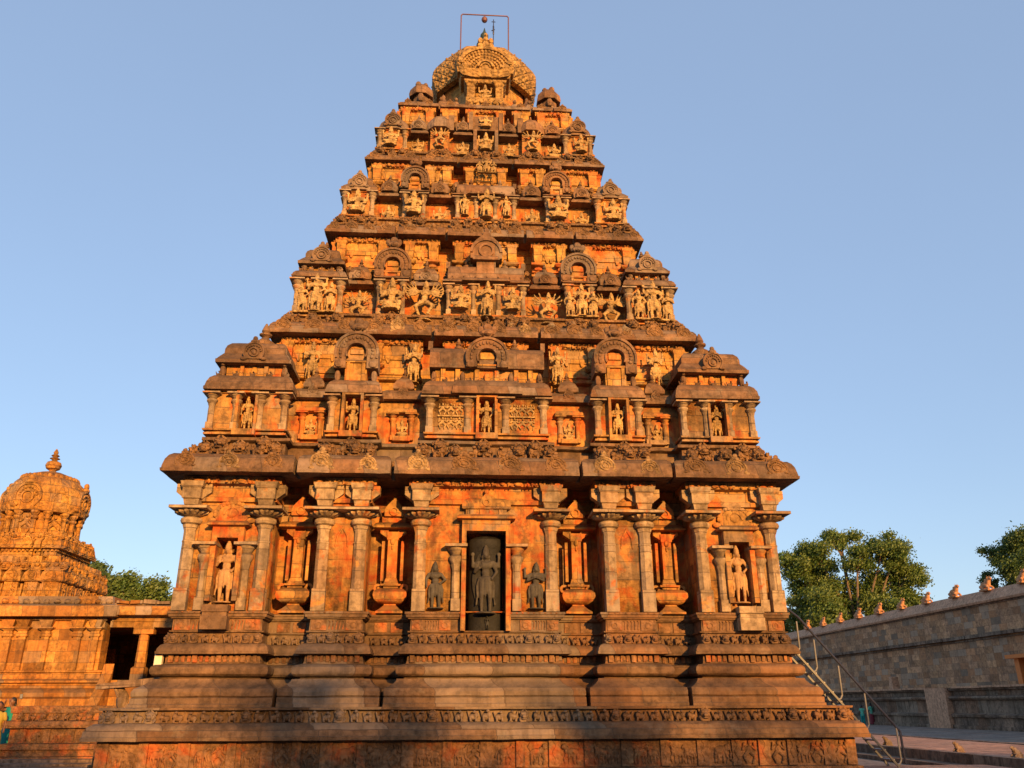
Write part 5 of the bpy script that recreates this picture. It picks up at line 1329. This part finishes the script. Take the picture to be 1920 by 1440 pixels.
# ------------------------------------------------------------------ people
def person(loc, h, rz, top, low, label, arms='down', hair='bun', phone=False, dress=True):
    o = empty('person', loc, label, 'person', rz=rz)
    s = h
    b = MB()
    b.cap((-.05, 0, .49), .058, (-.055, .01, .27), .042); b.cap((-.055, .01, .27), .042, (-.055, -.005, .04), .024)
    b.cap((.05, 0, .49), .058, (.06, .02, .27), .042); b.cap((.06, .02, .27), .042, (.058, 0, .04), .024)
    for e in (-1, 1): b.cap((e * .057, -.01, .02), .022, (e * .065, .08, .015), .018)
    b.ell(0, 0, .52, .09, .065, .07, 12, 8); b.ell(0, 0, .62, .075, .055, .09, 12, 8); b.ell(0, 0, .72, .1, .062, .085, 12, 8)
    b.cap((-.09, 0, .785), .034, (.09, 0, .785), .034); b.cap((0, 0, .8), .03, (0, .005, .86), .026)
    b.ell(0, .008, .925, .05, .06, .07, 12, 8); b.ell(0, .068, .915, .01, .012, .014); b.ell(-.05, 0, .92, .01, .012, .02); b.ell(.05, 0, .92, .01, .012, .02)
    b.cap((0, .058, .885), .012, (0, .06, .885), .012)
    def hand(x, y, z, dz=-1):
        b.ell(x, y, z, .016, .02, .03)
        for q in range(4): b.cap((x + (q - 1.5) * .009, y, z + dz * .02), .0055, (x + (q - 1.5) * .011, y + .012, z + dz * (.05 - .004 * abs(q - 1.5))), .005, 5)
        b.cap((x + .014, y, z), .006, (x + .028, y + .01, z + dz * .02), .005, 5)
    for e in (-1, 1):
        if arms == 'up' and e == 1 or arms == 'phone':
            el = (e * .14, .1, .78); hd = (e * .05 + .05, .16, .94)
        elif arms == 'chest':
            el = (e * .14, .02, .64); hd = (e * .03, .11, .72)
        else:
            el = (e * .145, -.01, .63); hd = (e * .14, .04, .5)
        b.cap((e * .11, 0, .78), .034, el, .026); b.cap(el, .025, hd, .017); hand(hd[0], hd[1], hd[2], 1 if arms in ('phone', 'up') else -1)
    me = remeshed(b, 'body', M_skin, .011)
    link('body', me, o, sc=s)
    t_ = MB()
    t_.loft([[(r1 * cos(a), -r2 * sin(a), z) for a in [2 * pi * j / 16 for j in range(16)]] for r1, r2, z in ((.105, .08, .44), (.1, .078, .52), (.084, .064, .62), (.112, .074, .72), (.118, .07, .78), (.06, .05, .825), (.04, .04, .835))], cap=False)
    for e in (-1, 1): t_.cap((e * .1, 0, .785), .042, (e * .128, .01, .7), .038)
    link('upper_garment', t_.jit(.004, 14).mesh('upper_garment', top, 60), o, sc=s)
    l_ = MB(); n = 24
    if dress:
        l_.loft([[(r1 * (1 + .05 * (j % 2)) * cos(2 * pi * j / n), -r2 * (1 + .05 * (j % 2)) * sin(2 * pi * j / n), z) for j in range(n)] for r1, r2, z in ((.135, .11, .03), (.125, .1, .2), (.115, .09, .38), (.1, .075, .5), (.085, .065, .6))], cap=False)
    else:
        for e in (-1, 1): l_.cap((e * .05, 0, .49), .072, (e * .058, .015, .27), .058); l_.cap((e * .058, .015, .27), .058, (e * .058, 0, .07), .045)
        l_.ell(0, 0, .52, .1, .075, .07, 12, 8)
    link('lower_garment', l_.jit(.004, 14).mesh('lower_garment', low, 60), o, sc=s)
    hr = MB(); hr.ell(0, -.012, .945, .058, .062, .066, 12, 8)
    if hair == 'bun': hr.ell(0, -.075, .91, .035, .03, .04)
    else: hr.cap((0, -.06, .9), .028, (0, -.075, .68), .014)
    link('hair', hr.mesh('hair', M_hair, 60), o, sc=s)
    return o
people = 'visitors in the courtyard'
tag(person((29.55, 64.5, .16), 1.35, radians(150), M_mint, M_teal, 'child in mint green top and teal trousers by the wall foot', 'down', 'bun', dress=False), group=people)
tag(person((30.1, 64.2, .16), 1.5, radians(200), M_mint, M_red, 'person in pale green top raising hands to the chest near the wall', 'chest', 'tail'), group=people)
tag(person((28.6, 66.0, .16), 1.65, radians(170), M_wht, M_red, 'person in white shirt half hidden behind the stair post', 'down', 'bun', dress=False), group=people)
tag(person((-14.75, 29.6, .25), 1.62, radians(-25), M_teal, M_teal, 'woman in teal dress holding a phone up to take a picture', 'phone', 'tail'), group=people)
tag(person((-14.22, 27.75, .12), 1.62, radians(20), M_yel, M_yel, 'woman in mustard yellow sari standing at the platform corner', 'down', 'bun'), group=people)
tag(person((-14.95, 28.9, .16), 1.6, radians(60), M_red, M_yel, 'woman in maroon blouse and yellow skirt at the picture edge', 'down', 'bun'), group=people)
ph = empty('mobile_phone', (-14.62, 29.8, 1.84), 'black phone held up in the teal clad woman\'s hands', 'phone')
m = MB(); m.box(-.045, .045, -.005, .005, 0, .15); m.obj('case', M_blk, ph)
m = MB(); m.box(-.04, .04, .0055, .007, .01, .14); m.obj('screen', M_steel, ph)

# ------------------------------------------------------------------ trees
def clump_tree(loc, label, mat, clumps, seed, leaf=.33, dens=900, group='trees beyond the temple'):
    """trunk that forks towards each leaf mass; clumps = (x, depth, z, radius) relative to the foot"""
    rg = random.Random(seed); o = empty('tree', loc, label, 'tree', group); tm = MB(); lv = []; lf = []
    zf = min(c[2] for c in clumps) * .45
    fork = (0, 0, zf); tm.cap((0, 0, 0), .5, fork, .38, 8)
    for (x, w, z, r) in clumps:
        a = Vector(fork); b = Vector((x, w, z)); mid = (a + b) / 2 + Vector((-x * .12 + rg.uniform(-.5, .5), rg.uniform(-.5, .5), rg.uniform(-.3, .9)))
        tm.cap(tuple(a), .24, tuple(mid), .15, 7); tm.cap(tuple(mid), .15, tuple(b), .07, 6)
        subs = []
        for _ in range(9):
            v = Vector((rg.gauss(0, 1), rg.gauss(0, 1), rg.gauss(0, .8))).normalized() * r * rg.uniform(.45, 1.05)
            q = b + v; tm.cap(tuple(b + (mid - b) * rg.uniform(0, .4)), .06, tuple(q), .03, 5); subs.append((q, r * rg.uniform(.2, .5)))
        for q, sr in subs:
            for _ in range(int(dens * sr * sr / max(.5, r * r * .12))):
                v = Vector((rg.gauss(0, .62), rg.gauss(0, .62), rg.gauss(0, .42))) * sr * 1.25
                c = Vector((q.x, -q.y, q.z)) + v
                u = Vector((rg.gauss(0, 1), rg.gauss(0, 1), rg.gauss(0, 1))).normalized(); ww_ = u.orthogonal().normalized(); t = u.cross(ww_)
                s = leaf * rg.uniform(.4, 1.2); k = len(lv)
                lv += [tuple(c - ww_ * s * .5), tuple(c + t * s * .28), tuple(c + ww_ * s * .5), tuple(c - t * s * .28)]; lf.append((k, k + 1, k + 2, k + 3))
    tm.obj('trunk', M_bark, o)
    me = bpy.data.meshes.new('crown'); me.from_pydata(lv, [], lf); me.materials.append(mat)
    link('crown', me, o)
    return o
def tree(loc, h, r, seed, label, mat, nleaf=14000, trunk_h=.35, open_=.5, leaf=.3, flat=.75, group='trees beyond the temple'):
    rg = random.Random(seed)
    o = empty('tree', loc, label, 'tree', group)
    tm = MB(); tips = []
    def limb(p, d, L, rad, depth):
        n = 4; q = Vector(p); dd = Vector(d).normalized()
        for i in range(n):
            nx = q + dd * (L / n); tm.cap(tuple(q), rad * (1 - .15 * i / n * 2), tuple(nx), rad * (1 - .15 * (i + 1) / n * 2), 6)
            q = nx; dd = (dd + Vector((rg.uniform(-.2, .2), rg.uniform(-.2, .2), rg.uniform(-.08, .16)))).normalized()
            if depth >= 2: tips.append((tuple(q), depth))
        if depth < 3:
            for _ in range(rg.choice((2, 3, 3)) if depth else 5):
                a = rg.uniform(0, 2 * pi); sp_ = rg.uniform(.5, 1.0)
                nd_ = (dd * 1.0 + Vector((cos(a) * sp_, sin(a) * sp_, rg.uniform(-.1, .35)))).normalized()
                limb(q, nd_, L * rg.uniform(.6, .8), rad * .58, depth + 1)
        else: tips.append((tuple(q), depth))
    limb((0, 0, 0), (rg.uniform(-.08, .08), rg.uniform(-.08, .08), 1), h * trunk_h, h * .022, 0)
    # fit tips to the asked size
    zmax = max(t[0][2] for t in tips); rm = max(sqrt(t[0][0] ** 2 + t[0][1] ** 2) for t in tips)
    fz = (h * .95) / zmax; fx = r / rm
    tm.v = [(x * fx, y * fx, z * fz) for x, y, z in tm.v]
    tm.obj('trunk', M_bark, o)
    lv = []; lf = []
    cl = [(t[0][0] * fx, t[0][1] * fx, t[0][2] * fz) for t in tips]
    per = max(4, nleaf // len(cl)); cr_ = r * .16
    for cx, cy, cz in cl:
        cy = -cy; sx = rg.uniform(.6, 1.35) * cr_
        if rg.random() < open_ * .25: continue
        for _ in range(per):
            v = Vector((rg.gauss(0, 1), rg.gauss(0, 1), rg.gauss(0, flat))); v = v.normalized() * (rg.random() ** .45) * sx
            c = Vector((cx, cy, cz)) + v
            u = Vector((rg.gauss(0, 1), rg.gauss(0, 1), rg.gauss(0, 1))).normalized(); w = u.orthogonal().normalized(); t = u.cross(w)
            s = leaf * rg.uniform(.5, 1.2); k = len(lv)
            lv += [tuple(c - w * s * .5), tuple(c + t * s * .28), tuple(c + w * s * .5), tuple(c - t * s * .28)]
            lf.append((k, k + 1, k + 2, k + 3))
    me = bpy.data.meshes.new('crown'); me.from_pydata(lv, [], lf); me.materials.append(mat)
    link('crown', me, o)
    return o
rgt = random.Random(4)
cps = [(1497, 1062, 1.6), (1512, 1092, 1.7), (1530, 1036, 1.7), (1552, 1072, 2.0), (1600, 1008, 1.6), (1578, 1012, 1.2), (1640, 1040, 1.8), (1660, 1062, 1.7), (1690, 1085, 1.5), (1702, 1100, .9), (1655, 1105, 1.9), (1540, 1120, 2.1),
       (1600, 1115, 2.2), (1500, 1138, 1.9), (1565, 1145, 2.2), (1625, 1140, 2.0), (1590, 1062, 1.6), (1520, 1155, 2.0), (1675, 1130, 1.4), (1490, 1160, 1.4)]
clump_tree((44.8, 95, 0), 'large open crowned green tree with bare limbs showing beyond the wall', M_leaf, [((px - 1590) * .0605, rgt.uniform(-3, 3), 21.2 - (py - 990) * .062, r) for px, py, r in cps], 3)
cps = [(1880, 1030, 1.8), (1905, 1012, 1.8), (1935, 1005, 2.2), (1890, 1062, 2.2), (1925, 1050, 2.4), (1872, 1075, 1.3), (1960, 1030, 2.4), (1960, 1070, 2.4), (1910, 1085, 2.2)]
clump_tree((66.0, 95, 0), 'dense green tree cut by the picture edge beyond the wall', M_leafd, [((px - 1925) * .0605, rgt.uniform(-3, 3), 20.2 - (py - 990) * .062, r * .85) for px, py, r in cps], 5)
tree((40.0, 108, 0), 13.0, 7.0, 23, 'low dark bushy tree at the far end of the wall', M_leafd, 12000, .25, .1, .45)
tree((53.0, 112, 0), 12.5, 7.0, 29, 'low dark tree under the large open crowned one', M_leafd, 12000, .25, .1, .45)
cps = [(172, 1068, 1.0), (190, 1072, 1.2), (205, 1090, 1.3), (175, 1100, 1.5), (215, 1110, 1.2), (150, 1080, 1.3), (195, 1120, 1.5)]
clump_tree((-29.2, 70, 0), 'dark green tree rising behind the small shrine', M_leafd, [((px - 190) * .0448, rgt.uniform(-1.5, 1.5), 11.7 - (py - 1060) * .045, r) for px, py, r in cps], 9, .3)
cps = [(245, 1095, 1.1), (262, 1092, 1.2), (285, 1096, 1.3), (300, 1105, 1.2), (312, 1120, 1.0), (240, 1115, 1.2), (270, 1115, 1.5), (300, 1130, 1.4), (235, 1130, 1.2), (330, 1135, 1.2)]
clump_tree((-25.4, 70, 0), 'rounded mid green tree above the porch roof', M_leaf, [((px - 275) * .0448, rgt.uniform(-1.5, 1.5), 11.6 - (py - 1060) * .045, r) for px, py, r in cps], 13, .3)

# unseen sparse trees added behind the viewer to thin the sun low down
first = None
for i in range(15):
    x = -6 + i * 3.4 - 16; o = None
    if first is None or i == 5:
        rg_ = random.Random(40 + i)
        o = clump_tree((0, 0, 0), 'unseen shade tree added behind the viewer', M_leafd, [(rg_.uniform(-3.4, 3.4), rg_.uniform(-2, 2), rg_.uniform(7.2, 11.0), rg_.uniform(1.0, 1.6)) for _ in range(12)], 50 + i, .4, 48, 'added unseen shade trees along the sunset side of the court')
        first = o; root = o
    else:
        root = first.copy(); COL.objects.link(root)
        for ch in first.children:
            c = ch.copy(); COL.objects.link(c); c.parent = root
    root.location = (x + 17, ywest + 3.5 + (i % 3), -.2 + .5 * ((i * 5) % 3)); root.rotation_euler = (0, 0, i * 1.7)
    if root.location.x < 6: root.location.z += 2.3  # these added trees are raised to shade the left platform
    root['label'] = 'sparse unseen tree of the added shade row behind the viewer, number ' + 'one two three four five six seven eight nine ten eleven twelve thirteen fourteen fifteen'.split()[i] + ' of it'
